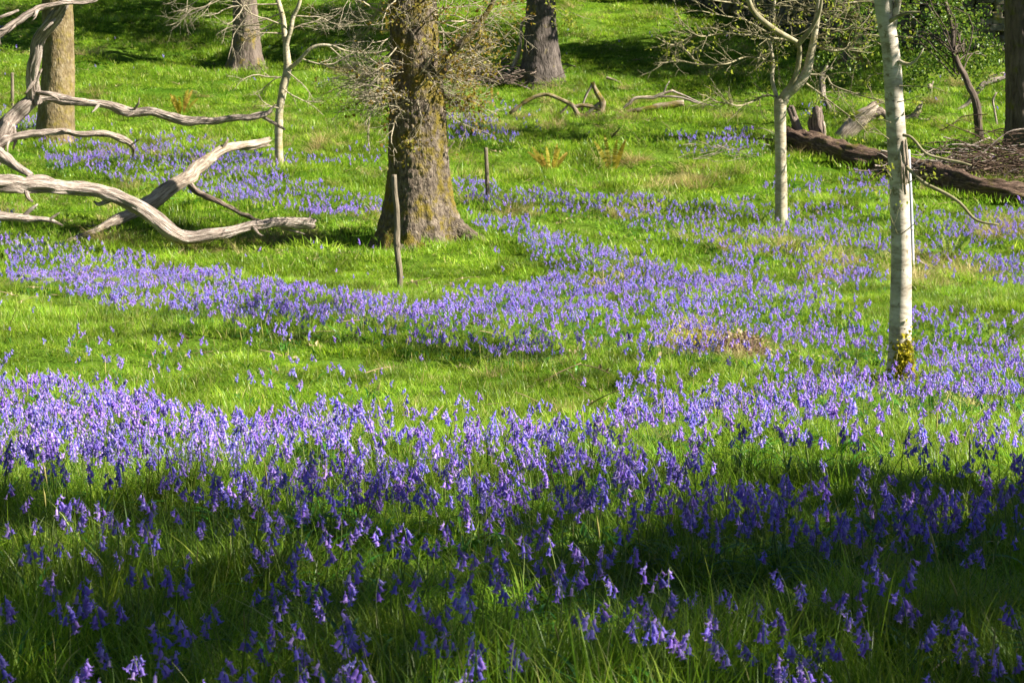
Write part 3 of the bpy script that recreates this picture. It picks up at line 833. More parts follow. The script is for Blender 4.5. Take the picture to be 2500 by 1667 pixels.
for k in range(190):                                   # bushy shoots round the upper trunk
    py_ = rng.uniform(-420, 235) if rng.random() < .75 else rng.uniform(150, 275)
    left = rng.random() < .5
    a = rng.uniform(2.3, 4.2) if left else rng.uniform(-1.1, .9)
    if k % 5 == 0: a = rng.uniform(-2.3, -.9); left = False
    c = at(1013, py_, d0); rr = 60 * sc_
    st = c + Vector((math.cos(a) * rr * .9, math.sin(a) * rr * .9 * (-1 if k % 5 and rng.random() < .4 else 1), 0))
    dr = Vector((math.cos(a), math.sin(a) * .8, rng.uniform(-.55, .45)))
    Ln = rng.uniform(.45, 1.15) * (1.15 if py_ < 100 else .8) * (1.2 if left else 1.05)
    grow(tw, st, dr, Ln, rng.uniform(.006, .014), 2, rng, tips, wig=.42, up=-.12 if left else 0.06, kids=(3, 6), ratio=.6, spread=.9, tint=rng.random())
tw.build('twigs', M['twig_grey'], oak)
lc = []
for p_, d_ in tips:
    q_ = project(np.array([tuple(p_)]))
    pr = .34 if q_[0][0] > 930 else .04
    if rng.random() < pr:
        for k in range(rng.randint(2, 6)):
            lc.append(tuple(p_ + Vector((rng.gauss(0, .045), rng.gauss(0, .045), rng.gauss(0, .04)))))
leaves(lf, lc, .045, seed=77); lf.build('foliage', M['leaf_brown'], oak)
lm = MB()
tube(lm, [at(1075, 185, d0 - .2), at(1086, 165, d0 - .3), at(1102, 131, d0 - .35), at(1127, 106, d0 - .4), at(1155, 78, d0 - .4), at(1180, 45, d0 - .4), at(1202, 8, d0 - .4), at(1230, -60, d0 - .4)],
     [.06, .055, .05, .045, .04, .034, .03, .02], 10, .05, wob=.15, s=9)
lm.build('limb', M['oak'], oak)
cr = MB(); cl = []
for k in range(36):
    c = at(1008, -1000, d0) + Vector((rng.gauss(0, 2.2), rng.gauss(0, 2.2), rng.uniform(-1.5, 4)))
    cl.append(c); limb_to(cr, at(1008, rng.uniform(-1200, -600), d0), c, rng, .06)
cr.build('limb', M['oak_far'], oak)
cm = MB(); add_clumps(cm, cl, 45, .4, .08, 12); cm.build('crown', M['leaf_fresh'], oak)


def px_tree(name, label, d, pts, mat, cat='tree', sides=18, step=.06, flare=None, bark=None, wob=.06, sink=.2, top=None, depth=None):
    """trunk through photo pixels (x, y, width) at d metres; last points continue above the frame"""
    P = []; Rr = []
    for k, q_ in enumerate(pts):
        dd = d + (depth[k] if depth else 0)
        P.append(at(q_[0], q_[1], dd)); Rr.append(q_[2] * .5 * d / F)
    b = P[0].copy(); b.z = float(gz(b.x, b.y))
    P.insert(0, Vector((b.x, b.y, min(b.z, P[0].z) - sink))); Rr.insert(0, Rr[0])
    return tree_shell(name, b, label, cat, P, Rr, mat, sides, step, bark, flare, wob)


def crown(t, top, centres, seed, leafmat='leaf_fresh', n=40, rad=.4, size=.08, woodmat='oak_far', r=.05, spread=1.2):
    rng = random.Random(seed); mb = MB()
    for c in centres:
        limb_to(mb, Vector(top) + Vector((0, 0, rng.uniform(-spread, spread * .4))), c, rng, r)
    mb.build('limb', M[woodmat], t)
    cm = MB(); add_clumps(cm, centres, n, rad, size, seed); cm.build('crown', M[leafmat], t)


# --- left trunk behind the dead branches
g = ground(134, 352)
t = px_tree('golden_barked_tree', 'stout golden brown trunk behind the dead branches at upper left', g.y, [(134, 355, 98), (136, 300, 90), (139, 230, 82), (141, 120, 76), (140, 0, 74), (140, -200, 72), (142, -500, 60), (140, -900, 40)], M['oak_gold'],
            bark=oak_bark(14, .012), sides=70, step=.04, flare=flare_fn([(R(180), .2, .8), (R(0), .2, .5)], .3, .15))
tp = at(141, -700, g.y); rng = random.Random(21)
crown(t, tp, [tp + Vector((rng.gauss(0, 2), rng.gauss(0, 2), rng.uniform(0, 3.5))) for k in range(20)], 22)

# --- trunk upper left with mossy roots
g = ground(602, 170)
t = px_tree('spreading_root_oak', 'grey trunk with spreading mossy roots at the top, left of the forked sapling', g.y, [(602, 175, 78), (602, 140, 72), (602, 90, 66), (600, 40, 60), (598, 0, 58), (598, -120, 54), (600, -400, 45), (600, -700, 30)], M['oak_far'],
            bark=oak_bark(11, .02), sides=70, step=.04, flare=flare_fn([(R(185), .07, 2.0), (R(235), .04, 1.5), (R(300), .05, 1.9), (R(355), .06, 1.8), (R(270), .03, .8)], .32, .42))
tp = at(600, -450, g.y)
ul = shade_points([(180, 40), (330, 30), (520, 85), (560, 110), (380, 118), (250, 95)], .6, 2.2, 6.5, 31, .9) + shade_points([(0, 20), (60, 10), (130, 55), (100, 80), (0, 75)], .6, 2.6, 6.5, 32, .85) \
    + shade_points([(180, 0), (500, 0), (560, 40), (180, 25)], .6, 2.6, 6.5, 33, .8) + shade_points([(190, 128), (280, 105), (330, 95), (340, 105), (230, 150)], .5, 2.6, 5, 34, .8)
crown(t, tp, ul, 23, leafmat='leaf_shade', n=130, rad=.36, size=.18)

# --- far oak right of the big oak
g = ground(1323, 203)
t = px_tree('grey_oak', 'dark grey oak trunk with white and mossy foot, standing behind the heap of brushwood', g.y, [(1324, 205, 106), (1322, 170, 98), (1322, 130, 87), (1320, 70, 76), (1320, 0, 70), (1320, -150, 70), (1320, -450, 56), (1320, -800, 30)], M['grey_oak'],
            bark=oak_bark(12, .02), sides=80, step=.04, flare=flare_fn([(R(190), .1, .9), (R(250), .05, 1.3), (R(300), .05, .9), (R(350), .08, 1.1)], .25, .28))
tp = at(1320, -500, g.y)
mc = shade_points([(690, 20), (890, 10), (890, 130), (760, 120), (700, 80)], .6, 2.4, 6.5, 41, .85) + shade_points([(1020, 60), (1200, 50), (1200, 170), (1050, 180)], .6, 2.4, 6.5, 42, .85)
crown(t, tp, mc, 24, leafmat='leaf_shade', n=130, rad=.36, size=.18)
# young leaf sprays hanging in front of it
sp_ = MB(); lf = MB(); tips = []; rng = random.Random(44)
for px_, py_, dx, dz in ((1300, -30, .8, -.35), (1330, 10, .9, -.2), (1340, 40, .9, -.25), (1370, 20, .6, -.6), (1290, -40, -.5, -.5), (1400, -40, .6, -.5)):
    grow(sp_, at(px_, py_, g.y - 1.2), (dx, -.1, dz), rng.uniform(.5, .9), .009, 2, rng, tips, wig=.4, kids=(2, 4), ratio=.55)
sp_.build('twigs', M['twig'], t)
lc = [tuple(p_ + Vector((rng.gauss(0, .05), rng.gauss(0, .05), rng.gauss(0, .03)))) for p_, _ in tips if rng.random() < .6 for k in range(5)]
leaves(lf, lc, .06, seed=45); lf.build('foliage', M['leaf_young'], t)

# --- forked sapling at left
g = ground(684, 410); d_ = g.y
t = px_tree('forked_sapling', 'slim pale sapling forking in two, left of the big oak', d_, [(684, 412, 21), (681, 380, 20), (680, 347, 20), (681, 300, 20), (683, 265, 19), (692, 212, 20), (702, 171, 20), (699, 122, 16), (694, 82, 14), (690, 41, 13), (678, 0, 12), (672, -60, 11), (660, -200, 8)], M['sapling'], sides=12, wob=.1)
lm = MB(); tube(lm, [at(701, 165, d_), at(698, 114, d_ - .1), at(710, 73, d_ - .15), at(716, 41, d_ - .15), at(731, 8, d_ - .2), at(745, -60, d_ - .2)], [.05, .042, .036, .034, .03, .02], 9, .05, wob=.1); lm.build('limb', M['sapling'], t)
lm = MB(); tube(lm, [at(704, 168, d_), at(720, 158, d_ - .1), at(735, 143, d_ - .15), at(755, 122, d_ - .2), at(776, 112, d_ - .2), at(805, 112, d_ - .2), at(842, 124, d_ - .2)], [.036, .034, .03, .028, .026, .022, .014], 8, .05, wob=.1); lm.build('limb', M['sapling'], t)
tw = MB(); tips = []; rng = random.Random(51)
for px_, py_, dx, dz, Ln in ((694, 85, -1, .15, .8), (690, 45, -1, -.25, 1.0), (686, 190, -1, .15, .9), (640, 60, -.8, -.3, .9), (680, 10, -1, -.1, 1.3), (690, 60, -1, .25, 1.1), (686, 188, -.8, -.35, .7), (702, 175, .8, -.5, .7), (710, 73, .8, .3, .7), (776, 112, .8, .2, .7),
                            (800, 112, .9, -.5, .9), (735, 143, .8, -.4, 1.0), (716, 40, .9, -.1, .9), (842, 124, .9, -.1, .7), (690, 215, .7, -.5, .8), (683, 265, -.8, .1, .5), (620, -20, -.7, -.6, 1.2), (660, -20, -.9, -.6, 1.3), (640, -40, -.8, -.7, 1.4), (690, 30, -.9, -.5, 1.1), (560, -30, -.8, -.6, 1.2), (520, -40, -.6, -.8, 1.1), (600, -30, -.9, -.5, 1.3), (560, -60, -.6, -.8, 1.2), (500, -80, -.5, -.8, 1.0)):
    grow(tw, at(px_, py_, d_ - .1), (dx, rng.uniform(-.3, .3), dz), Ln, .013, 2, rng, tips, wig=.4, kids=(3, 5), ratio=.58, spread=.8)
tw.build('twigs', M['twig_grey'], t)

# --- forked sapling mid right
g = ground(1907, 560); d_ = g.y
t = px_tree('pale_forked_tree', 'smooth ringed young tree forking low, left of the taller pale trunk', d_, [(1908, 562, 34), (1907, 520, 31), (1907, 449, 29), (1906, 390, 28), (1905, 327, 28), (1904, 275, 29), (1906, 242, 31)], M['sapling'], sides=18, wob=.06, flare=flare_fn([(R(200), .2, .7), (R(340), .2, .5)], .12, .3))
def limbpx(t, pts, d, mat, dz=None, sides=9, wob=.1):
    mb = MB(); P = [at(a, b, d + (dz or 0) * (k / len(pts))) for k, (a, b, w) in enumerate(pts)]
    tube(mb, P, [w * .5 * d / F for a, b, w in pts], sides, .05, wob=wob, s=int(pts[0][0])); return mb.build('limb', mat, t)
limbpx(t, [(1910, 250, 28), (1922, 229, 26), (1942, 212, 25), (1967, 180, 23), (1979, 135, 19), (1989, 82, 16), (1997, 20, 14), (2000, -60, 12), (1990, -250, 9)], d_, M['sapling'], -.3)
limbpx(t, [(1912, 245, 20), (1926, 220, 15), (1944, 180, 13), (1952, 135, 12), (1948, 108, 12), (1930, 95, 13), (1905, 82, 14), (1869, 57, 14), (1840, 29, 13), (1828, 0, 12), (1815, -80, 9), (1790, -200, 6)], d_, M['twig'], -.8)
limbpx(t, [(1948, 112, 13), (1958, 98, 13), (1975, 78, 12), (1993, 50, 9), (2003, 20, 8), (2010, -40, 6)], d_ - .5, M['twig'], -.4)
limbpx(t, [(1900, 250, 14), (1895, 233, 11), (1885, 196, 9), (1887, 155, 10), (1882, 120, 9), (1879, 90, 8), (1886, 65, 8), (1889, 49, 7), (1891, 0, 7), (1893, -80, 5)], d_, M['sapling'], .3)
tw = MB(); tips = []; rng = random.Random(61)
TW = [[(1896, 237), (1869, 233), (1836, 249), (1803, 259), (1779, 253), (1750, 249), (1722, 233)], [(1885, 100), (1852, 88), (1811, 86), (1775, 82), (1740, 86), (1705, 88), (1664, 61), (1650, 20)],
      [(1886, 165), (1870, 148), (1852, 143), (1816, 141), (1771, 157), (1713, 159), (1660, 150), (1610, 155)], [(1973, 182), (2016, 186), (2032, 208), (2073, 224), (2113, 237), (2158, 249)],
      [(1991, 114), (2028, 124), (2073, 118), (2097, 88), (2142, 86)], [(1967, 204), (2007, 233), (2048, 265), (2097, 302), (2120, 330)], [(1905, 82), (1870, 78), (1820, 50), (1770, 40), (1700, 25)],
      [(1840, 29), (1800, 10), (1740, 0), (1700, -20)], [(1952, 108), (1910, 96), (1870, 92), (1840, 80)], [(1990, 90), (2040, 78), (2090, 70), (2140, 75)], [(1998, 30), (2060, 10), (2120, 5), (2160, 20)],
      [(1700, 159), (1690, 140), (1660, 110)], [(1889, 49), (1850, 30), (1820, -20)], [(1997, 20), (1950, 10), (1920, -30)], [(1700, 88), (1680, 95), (1640, 110), (1600, 90)]]
for k, pl in enumerate(TW):
    P = [at(a, b, d_ + rng.uniform(-.25, .25) - .1 * q_) for q_, (a, b) in enumerate(pl)]
    tube(tw, P, list(np.linspace(.017, .006, len(P))), 6, .06, wob=.1, s=k)
    for q_ in range(1, len(P)):
        for rep in range(4):
            dv = (P[q_] - P[q_ - 1]).normalized()
            grow(tw, P[q_ - 1].lerp(P[q_], rng.random()), dv + Vector((rng.gauss(0, .5), rng.gauss(0, .5), rng.gauss(.25, .6))), rng.uniform(.18, .5), .006, 1, rng, tips, wig=.4, kids=(2, 4), ratio=.55)
for k in range(46):
    grow(tw, at(rng.uniform(1840, 2060), rng.uniform(-80, 120), d_), (rng.gauss(0, 1), rng.gauss(0, .4), rng.gauss(.2, .6)), rng.uniform(.4, .9), .009, 2, rng, tips, wig=.4, kids=(2, 4), ratio=.55)
tw.build('twigs', M['twig'], t)
lf = MB(); lc = [tuple(p_ + Vector((rng.gauss(0, .025), rng.gauss(0, .025), rng.gauss(0, .02)))) for p_, _ in tips if rng.random() < .16 for k in range(4)]
leaves(lf, lc, .042, seed=62); lf.build('foliage', M['leaf_young'], t)

# --- tall pale trunk at right
g = ground(2192, 935); d_ = g.y
t = px_tree('pale_trunked_tree', 'tall smooth pale trunk with moss at its foot, nearest tree on the right', d_, [(2192, 938, 62), (2194, 900, 60), (2197, 840, 55), (2198, 780, 54), (2200, 640, 49), (2198, 540, 48), (2195, 449, 47), (2188, 327, 46), (2181, 204, 44), (2174, 122, 42), (2161, 41, 43), (2158, 0, 48), (2150, -60, 42), (2140, -220, 38), (2130, -600, 30), (2120, -1000, 20)], M['birch'],
            sides=40, step=.03, wob=.035, flare=flare_fn([(R(195), .2, 1.0), (R(320), .2, .3)], .1, .28))
birch = t
limbpx(t, [(2172, 75, 30), (2183, 40, 22), (2190, 15, 18), (2198, -20, 16), (2215, -120, 12)], d_, M['birch'], -.1)
limbpx(t, [(2174, 52, 12), (2190, 42, 9), (2215, 32, 8), (2246, 30, 5)], d_ - .05, M['twig'], -.2)
limbpx(t, [(2195, 150, 12), (2205, 155, 10), (2224, 157, 7), (2240, 143, 5), (2255, 118, 4)], d_ - .05, M['sapling'], -.1)
limbpx(t, [(2205, 330, 9), (2220, 333, 7), (2236, 347, 7), (2260, 375, 7), (2301, 388, 6), (2342, 396, 6), (2372, 404, 4)], d_ - .08, M['twig'], -.2)
limbpx(t, [(2214, 408, 10), (2228, 422, 9), (2260, 449, 9), (2301, 469, 9), (2342, 494, 8), (2375, 531, 7), (2399, 543, 6), (2438, 549, 4)], d_ - .1, M['twig'], -.3)
mb = MB()                                               # torn bark where a limb came off
for k in range(9):
    a = RND.uniform(2200, 2216); b0 = RND.uniform(330, 380)
    tube(mb, [at(a - 3, b0, d_ - .06), at(a, b0 + 40, d_ - .07), at(a + 3 + k % 3, b0 + RND.uniform(70, 110), d_ - .06)], [.006, .012, .004], 6, .02, wob=.3, s=k)
mb.build('torn_bark', M['dead_pale'], t)
ms = MB(); P = []
for k in range(1300):                                    # golden moss on the foot
    a = RND.gauss(R(-70), .45); hh = abs(RND.gauss(0, .12)); rr = 30 * d_ / F * (1.0 + .42 * math.exp(-hh / .12))
    P.append((t.location.x + math.cos(a) * rr, t.location.y + math.sin(a) * rr, t.location.z + .02 + hh))
leaves(ms, P, .026, seed=70, droop=.1); ms.build('moss', M['moss_leaf'], t)
tw = MB(); lf = MB(); tips = []; rng = random.Random(71)
for px_, py_, dx, dz in ((2180, 440, -.5, .5), (2205, 450, .7, .1), (2190, 570, -.4, .5), (2200, 572, .6, .4), (2170, 340, -.9, .4), (2175, 300, -.8, .2), (2160, 250, -.8, -.2), (2155, 180, -1, -.3), (2190, 250, .9, .4), (2195, 210, .9, .1), (2150, 110, -.9, .4), (2185, 90, .9, .2)):
    grow(tw, at(px_, py_, d_ - .11), (dx, -.3, dz), rng.uniform(.1, .3), .004, 1, rng, tips, wig=.4, kids=(2, 4), ratio=.6)
tw.build('twigs', M['twig'], t)
lc = [tuple(p_ + Vector((rng.gauss(0, .018), rng.gauss(0, .018), rng.gauss(0, .015)))) for p_, _ in tips if rng.random() < .6 for k in range(5)]
leaves(lf, lc, .03, seed=72); lf.build('foliage', M['leaf_young'], t)
tp = at(2132, -520, d_)
bs = shade_points([(500, 690), (620, 700), (900, 790), (1150, 800), (1450, 850), (1450, 875), (1100, 850), (800, 815), (500, 735)], .5, 2.9, 4.6, 73, .8) + shade_points([(1480, 870), (1800, 880), (2050, 895), (2000, 935), (1600, 940)], .5, 3.2, 5, 74, .45) \
    + shade_points([(1050, 985), (1350, 960), (1400, 990)], .5, 3.2, 5, 75, .2)
crown(t, tp, bs, 76, n=60, rad=.20, size=.10, woodmat='twig', r=.025)

# --- leaning dark tree with hawthorn leaves, dark trunk at far right, mossy trunk by the wall
g = ground(2393, 350); d_ = g.y
t = px_tree('leaning_hawthorn', 'thin dark leaning hawthorn trunk under fresh green leaves, left of the thick dark trunk', d_, [(2393, 352, 22), (2389, 310, 19), (2385, 261, 19), (2377, 232, 17), (2366, 212, 16), (2355, 185, 15), (2342, 163, 15), (2330, 127, 13), (2326, 73, 11), (2316, 33, 10), (2300, -20, 9), (2290, -80, 7)], M['dark_bark'], sides=12, wob=.14, depth=[0, 0, 0, 0, .1, .2, .3, .5, .7, .8, .9, 1])
tw = MB(); lf = MB(); rng = random.Random(81); tips = []
blobs = [(2225, 30, 55, 40), (2290, 60, 55, 45), (2260, 110, 60, 45), (2330, 120, 60, 40), (2210, 150, 45, 30), (2280, 170, 60, 28), (2360, 160, 55, 26), (2420, 140, 32, 30), (2130, 110, 40, 40), (2320, 20, 40, 30), (2240, 190, 35, 18), (2400, 170, 34, 15), (2170, 60, 40, 40), (2350, 60, 30, 30), (2320, -50, 90, 50), (2220, -60, 90, 50), (2060, 60, 50, 45), (2040, 130, 40, 40), (2400, 90, 30, 40), (2150, 10, 60, 40)]
P = []
for bx, by_, wx, wy in blobs:
    c = at(bx, by_, d_ + rng.uniform(.5, 3.4))
    limb_to(tw, at(2335 + rng.uniform(-10, 20), 150 + rng.uniform(-60, 50), d_ + .4), c, rng, .013)
    for k in range(11):
        cc = c + Vector((rng.gauss(0, wx * .75), rng.gauss(0, 60), rng.gauss(0, wy * .75))) * (d_ / F)
        grow(tw, cc, (rng.gauss(0, 1), rng.gauss(0, 1), rng.gauss(.2, .6)), .3, .005, 0, rng, tips, wig=.5)
        for q_ in range(18 + int(22 * rng.random())):
            P.append(tuple(cc + Vector((rng.gauss(0, .12), rng.gauss(0, .12), rng.gauss(0, .07)))))
tw.build('twigs', M['dark_bark'], t)
leaves(lf, P, .06, seed=82); lf.build('foliage', M['leaf_fresh'], t)

g = ground(2500, 372); d_ = g.y
t = px_tree('thick_dark_tree', 'thick dark ribbed trunk cut by the right edge of the photo', d_, [(2502, 375, 108), (2502, 340, 102), (2503, 290, 97), (2503, 150, 94), (2502, 0, 96), (2502, -200, 94), (2500, -500, 70), (2500, -800, 40)], M['dark_bark'], sides=80, step=.04, bark=oak_bark(14, .014), flare=flare_fn([(R(190), .1, 1.0), (R(270), .1, .8)], .25, .25))
tp = at(2500, -600, d_); rng = random.Random(83)
crown(t, tp, [tp + Vector((rng.gauss(1.0, 1.6), rng.gauss(0, 1.8), rng.uniform(.5, 4))) for k in range(24)], 84)

g = ground(2076, 165); d_ = g.y
t = px_tree('mossy_wall_tree', 'dim brown mossy trunk in the shade beside the stone wall', d_, [(2076, 168, 66), (2076, 130, 58), (2076, 80, 54), (2075, 20, 52), (2075, -100, 50), (2075, -400, 42), (2080, -700, 26)], M['mossy'], sides=50, step=.05, bark=oak_bark(12, .016), flare=flare_fn([(R(200), .1, 1.0), (R(320), .1, 1.0)], .25, .25))
tp = at(2076, -430, d_)
sh = shade_points([(1400, 110), (1560, 95), (1750, 60), (2020, 90), (2060, 190), (1900, 225), (1700, 225), (1560, 205), (1420, 160)], .62, 2.6, 7.5, 91, .95) + shade_points([(1560, 50), (1750, 40), (1800, 80), (1600, 90)], .8, 3, 7, 92, .6) \
    + shade_points([(1720, 10), (2352, 60), (2352, 150), (2080, 150), (1750, 60)], .9, 3, 8, 93, .8)
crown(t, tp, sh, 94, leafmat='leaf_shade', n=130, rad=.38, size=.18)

# --- trees outside the frame on the right whose crowns shade the foreground
rng = random.Random(101); rs = np.random.RandomState(101)
cen = []
for gx_ in np.arange(-4.2, 4.6, .40):
    for gy_ in np.arange(1.2, 8.0, .40):
        a, b = gx_ + rs.normal() * .12, gy_ + rs.normal() * .12
        edge = 6.45 - .40 * (a + 2) + .5 * (vnoise(a * 1.3, 7.0, s=102) - .5)
        if b > edge: continue
        p_ = 1.0
        if a < .1 and 4.7 < b < 5.7: p_ = .10 + .42 * (vnoise(a * 1.7, b * 1.7, s=104) > .52)
        if a < .2 and b >= 5.7: p_ = .6
        if b < 4.75 and a < .35: p_ = .05 + .26 * (vnoise(a * 1.9, b * 1.9, s=105) > .55)
        elif b < 4.45: p_ = .75
        if rs.rand() < p_:
            hh = rs.uniform(5.0, 9.5)
            cen.append(np.array([a, b, float(gz(a, b))]) + SUN * hh / SUN[2])
t = tree_shell('shade_tree', (10.6, 4.2, float(gz(10.6, 4.2))), 'leafy tree just outside the right edge that shades the foreground', 'tree', [(10.6, 4.2, -1.5), (10.6, 4.25, 0), (10.5, 4.3, 2.5), (10.55, 4.4, 5), (10.6, 4.5, 7)], [.42, .34, .28, .22, .12], M['oak_far'], sides=24, step=.15)
crown(t, (10.5, 4.4, 5.0), cen, 103, leafmat='leaf_shade', n=140, rad=.21, size=.14, r=.035, spread=2.0)

# unseen trees added out of the frame to block much of the sky light
wp = None
for k, (x_, y_, s_, lab) in enumerate([(-13, 5, 1, 'added sky-blocking tree out of frame, nearest on the left'), (-15.5, 15, 1.1, 'added sky-blocking tree out of frame, second on the left'), (-17, 27, 1.1, 'added sky-blocking tree out of frame, third on the left'), (-21, 42, 1.2, 'added sky-blocking tree out of frame, farthest on the left'),
                                        (-9, -7, 1.1, 'added sky-blocking tree behind the viewer, to the left'), (0, -10, 1.2, 'added sky-blocking tree straight behind the viewer'), (8, -9, 1.1, 'added sky-blocking tree behind the viewer, to the right'), (14, -14, 1.0, 'added sky-blocking tree behind the viewer, farthest right'), (-20, -4, 1.2, 'added sky-blocking tree behind the viewer, farthest left')]):
    e = thing('sky_blocking_tree', (x_, y_, float(gz(x_, y_)) - .1), lab, 'tree', 'unseen trees added to block sky light')
    if wp is None:
        mb = MB(); tube(mb, [(0, 0, 0), (.1, 0, 3), (0, .1, 6), (.1, 0, 10)], [.4, .3, .24, .12], 20, .3, wob=.1); wp = [mb.build('trunk', M['oak_far'], link=False)]
        rs = np.random.RandomState(3); P = rs.normal(size=(9000, 3)); P = P / np.linalg.norm(P, axis=1)[:, None] * (rs.rand(9000, 1) ** .33) * np.array([5.2, 5.2, 6.0]) + np.array([0, 0, 9.0])
        P = P[vnoise(P[:, 0] * .8, P[:, 1] * .8, P[:, 2] * .8, 9) > .36]
        mb = MB(); leaves(mb, P, .36, seed=8); wp.append(mb.build('crown', M['leaf_shade'], link=False))
    e.rotation_euler.z = k * 1.3; e.scale = (s_, s_, s_)
    for src in wp:
        c = src.copy(); COL.objects.link(c); c.parent = e

# ---------------------------------------------------------------- dead wood at left
sc_ = 1.0
def wood(mb, pts, d0, d1, sides=22, wob=.14, s=0, jag=0.0, amp=.20):
    n = len(pts); P = []; Q = []
    for k, (a, b, w) in enumerate(pts):
        d = d0 + (d1 - d0) * k / max(1, n - 1)
        P.append(at(a, b, d)); Q.append(w * .5 * d / F)
    mr = float(np.mean(Q))
    if n > 5:                                           # small kinks and swollen knots
        C_, r_c = resample(P, Q, mr * 3.4)
        kk_ = np.random.RandomState(900 + s)
        C_[1:-1] += kk_.normal(size=(len(C_) - 2, 3)) * mr * .10
        r_c = r_c * (1 + .22 * np.clip(kk_.normal(size=len(C_)), -.5, 2.2) * (kk_.rand(len(C_)) < .5) * .5)
        P, Q = [Vector(c_) for c_ in C_], list(r_c)
    def f(a, b, l):
        return mr * amp * (np.abs(vnoise(a / mr * 3.2, b / mr * 3.2, l * 1.6, 8 + s) - .5) * 3.4 - .8 + .8 * (vnoise(a / mr * 7, b / mr * 7, l * 4, 9 + s) - .5) + 1.2 * (vnoise(a / mr, b / mr, l * 6, 10 + s) - .5))
    tube(mb, P, Q, sides, .035, bark=f, wob=wob, s=s, jag=jag)


dt = thing('fallen_dead_tree', ground(60, 620), 'big bleached dead tree fallen at the left edge with long bare limbs', 'dead tree')
DZ = 23.4
LIMBS = [
    ([(-60, 350, 46), (0, 318, 40), (24, 294, 38), (60, 262, 34), (82, 245, 36), (105, 236, 28), (131, 237, 24), (180, 247, 21), (245, 253, 19), (294, 269, 22), (327, 274, 20), (371, 270, 20), (408, 284, 21), (449, 294, 22), (490, 297, 21), (551, 290, 17), (612, 286, 15), (640, 282, 15), (657, 273, 10)], DZ - .3, DZ + .6),
    ([(640, 284, 10), (660, 296, 9), (680, 308, 8), (696, 317, 5)], DZ + .6, DZ + .7),
    ([(650, 278, 7), (662, 266, 5), (674, 255, 3)], DZ + .6, DZ + .6),
    ([(84, 250, 38), (80, 225, 31), (80, 195, 30), (82, 163, 30), (94, 102, 31), (112, 70, 30), (135, 41, 27), (163, -2, 24), (190, -60, 22), (215, -150, 18)], DZ - .1, DZ - .6),
    ([(-60, 125, 20), (0, 82, 18), (30, 62, 17), (61, 41, 16), (85, 26, 15), (106, 18, 15), (163, 8, 12), (212, 7, 10), (240, -2, 7), (262, -22, 4)], DZ - .9, DZ - .4),
    ([(-50, 62, 12), (0, 43, 10), (25, 34, 9), (46, 26, 6)], DZ - 1, DZ - .9),
    ([(-50, 380, 26), (0, 349, 22), (24, 337, 20), (82, 327, 18), (114, 322, 16), (163, 322, 16), (204, 329, 15), (253, 327, 14), (294, 338, 14), (318, 352, 13), (325, 366, 9), (324, 382, 5)], DZ - .5, DZ + .3),
    ([(-50, 440, 44), (-20, 390, 44), (0, 340, 40), (24, 300, 36)], DZ - .4, DZ - .3),
    ([(-30, 350, 40), (0, 376, 38), (24, 394, 30), (50, 414, 22), (75, 430, 16)], DZ - .4, DZ - .6),
    ([(-80, 450, 46), (0, 446, 43), (61, 454, 42), (122, 455, 41), (171, 458, 36), (229, 464, 36), (286, 483, 37), (335, 508, 38), (380, 541, 38), (420, 567, 36), (457, 579, 34), (510, 574, 30), (563, 564, 25), (612, 554, 24), (673, 548, 25), (722, 546, 25), (762, 546, 22)], DZ - 1.2, DZ + .6),
    ([(752, 546, 9), (757, 532, 6), (758, 515, 4)], DZ + .6, DZ + .6),
    ([(686, 555, 9), (712, 563, 8), (744, 572, 4)], DZ + .5, DZ + .5),
    ([(-60, 522, 24), (0, 528, 22), (61, 533, 19), (118, 537, 12), (153, 551, 5)], DZ - 2.2, DZ - 1.8),
    ([(55, 530, 12), (75, 512, 10), (92, 498, 4)], DZ - 2.0, DZ - 2.0),
    ([(122, 536, 8), (135, 526, 6), (146, 519, 3)], DZ - 1.9, DZ - 1.9),
]
for k, (pl, a, b) in enumerate(LIMBS):
    mb = MB(); big = len(pl) > 5
    wood(mb, pl, a, b, sides=40 if big else 12, wob=.16 if big else .2, s=k, jag=.05 if k in (0, 9) else 0)
    if big:                                             # snapped side stubs and lifted splinters
        rk = random.Random(60 + k)
        for q_ in range(rk.randint(3, 6)):
            i_ = rk.randrange(1, len(pl) - 1); x_, y_, w_ = pl[i_]; d_ = a + (b - a) * i_ / (len(pl) - 1); an = rk.uniform(0, 6.28); l_ = rk.uniform(.5, 1.5) * w_
            p0 = (x_ + rk.uniform(-8, 8), y_); p1 = (p0[0] + math.cos(an) * (w_ * .45 + l_ * .5), p0[1] - math.sin(an) * (w_ * .45 + l_ * .5)); p2 = (p1[0] + math.cos(an + rk.uniform(-.7, .7)) * l_ * .5, p1[1] - math.sin(an + rk.uniform(-.7, .7)) * l_ * .5)
            tube(mb, [at(*p0, d_ - .02), at(*p1, d_ - .08), at(*p2, d_ - .1)], [w_ * .2 * d_ / F, w_ * .13 * d_ / F, w_ * .05 * d_ / F], 8, .03, wob=.3, s=q_, jag=.03)
    mb.build('limb', M['dead'], dt)
g0 = ground(171, 588); fb = thing('fallen_branch', g0, 'straight pale split log propped diagonally under the curved dead limb', 'fallen log')
mb = MB(); wood(mb, [(92, 606, 8), (130, 596, 9), (171, 585, 12), (220, 568, 17), (265, 549, 22), (310, 527, 28), (376, 487, 38), (429, 453, 40), (462, 430, 36), (490, 404, 30), (522, 380, 25), (563, 361, 23), (612, 353, 23), (648, 346, 22)], ground(94, 596).y - .15, g0.y + 1.7, 26, .16, 31, jag=.10)
mb.build('trunk', M['dead_pale'], fb)
mb = MB(); wood(mb, [(462, 440, 16), (470, 455, 16), (482, 469, 15), (522, 487, 14), (563, 507, 13), (604, 528, 11), (655, 545, 8)], g0.y + 1.0, g0.y + .7, 14, .16, 32); mb.build('branch', M['log_grey'], fb)
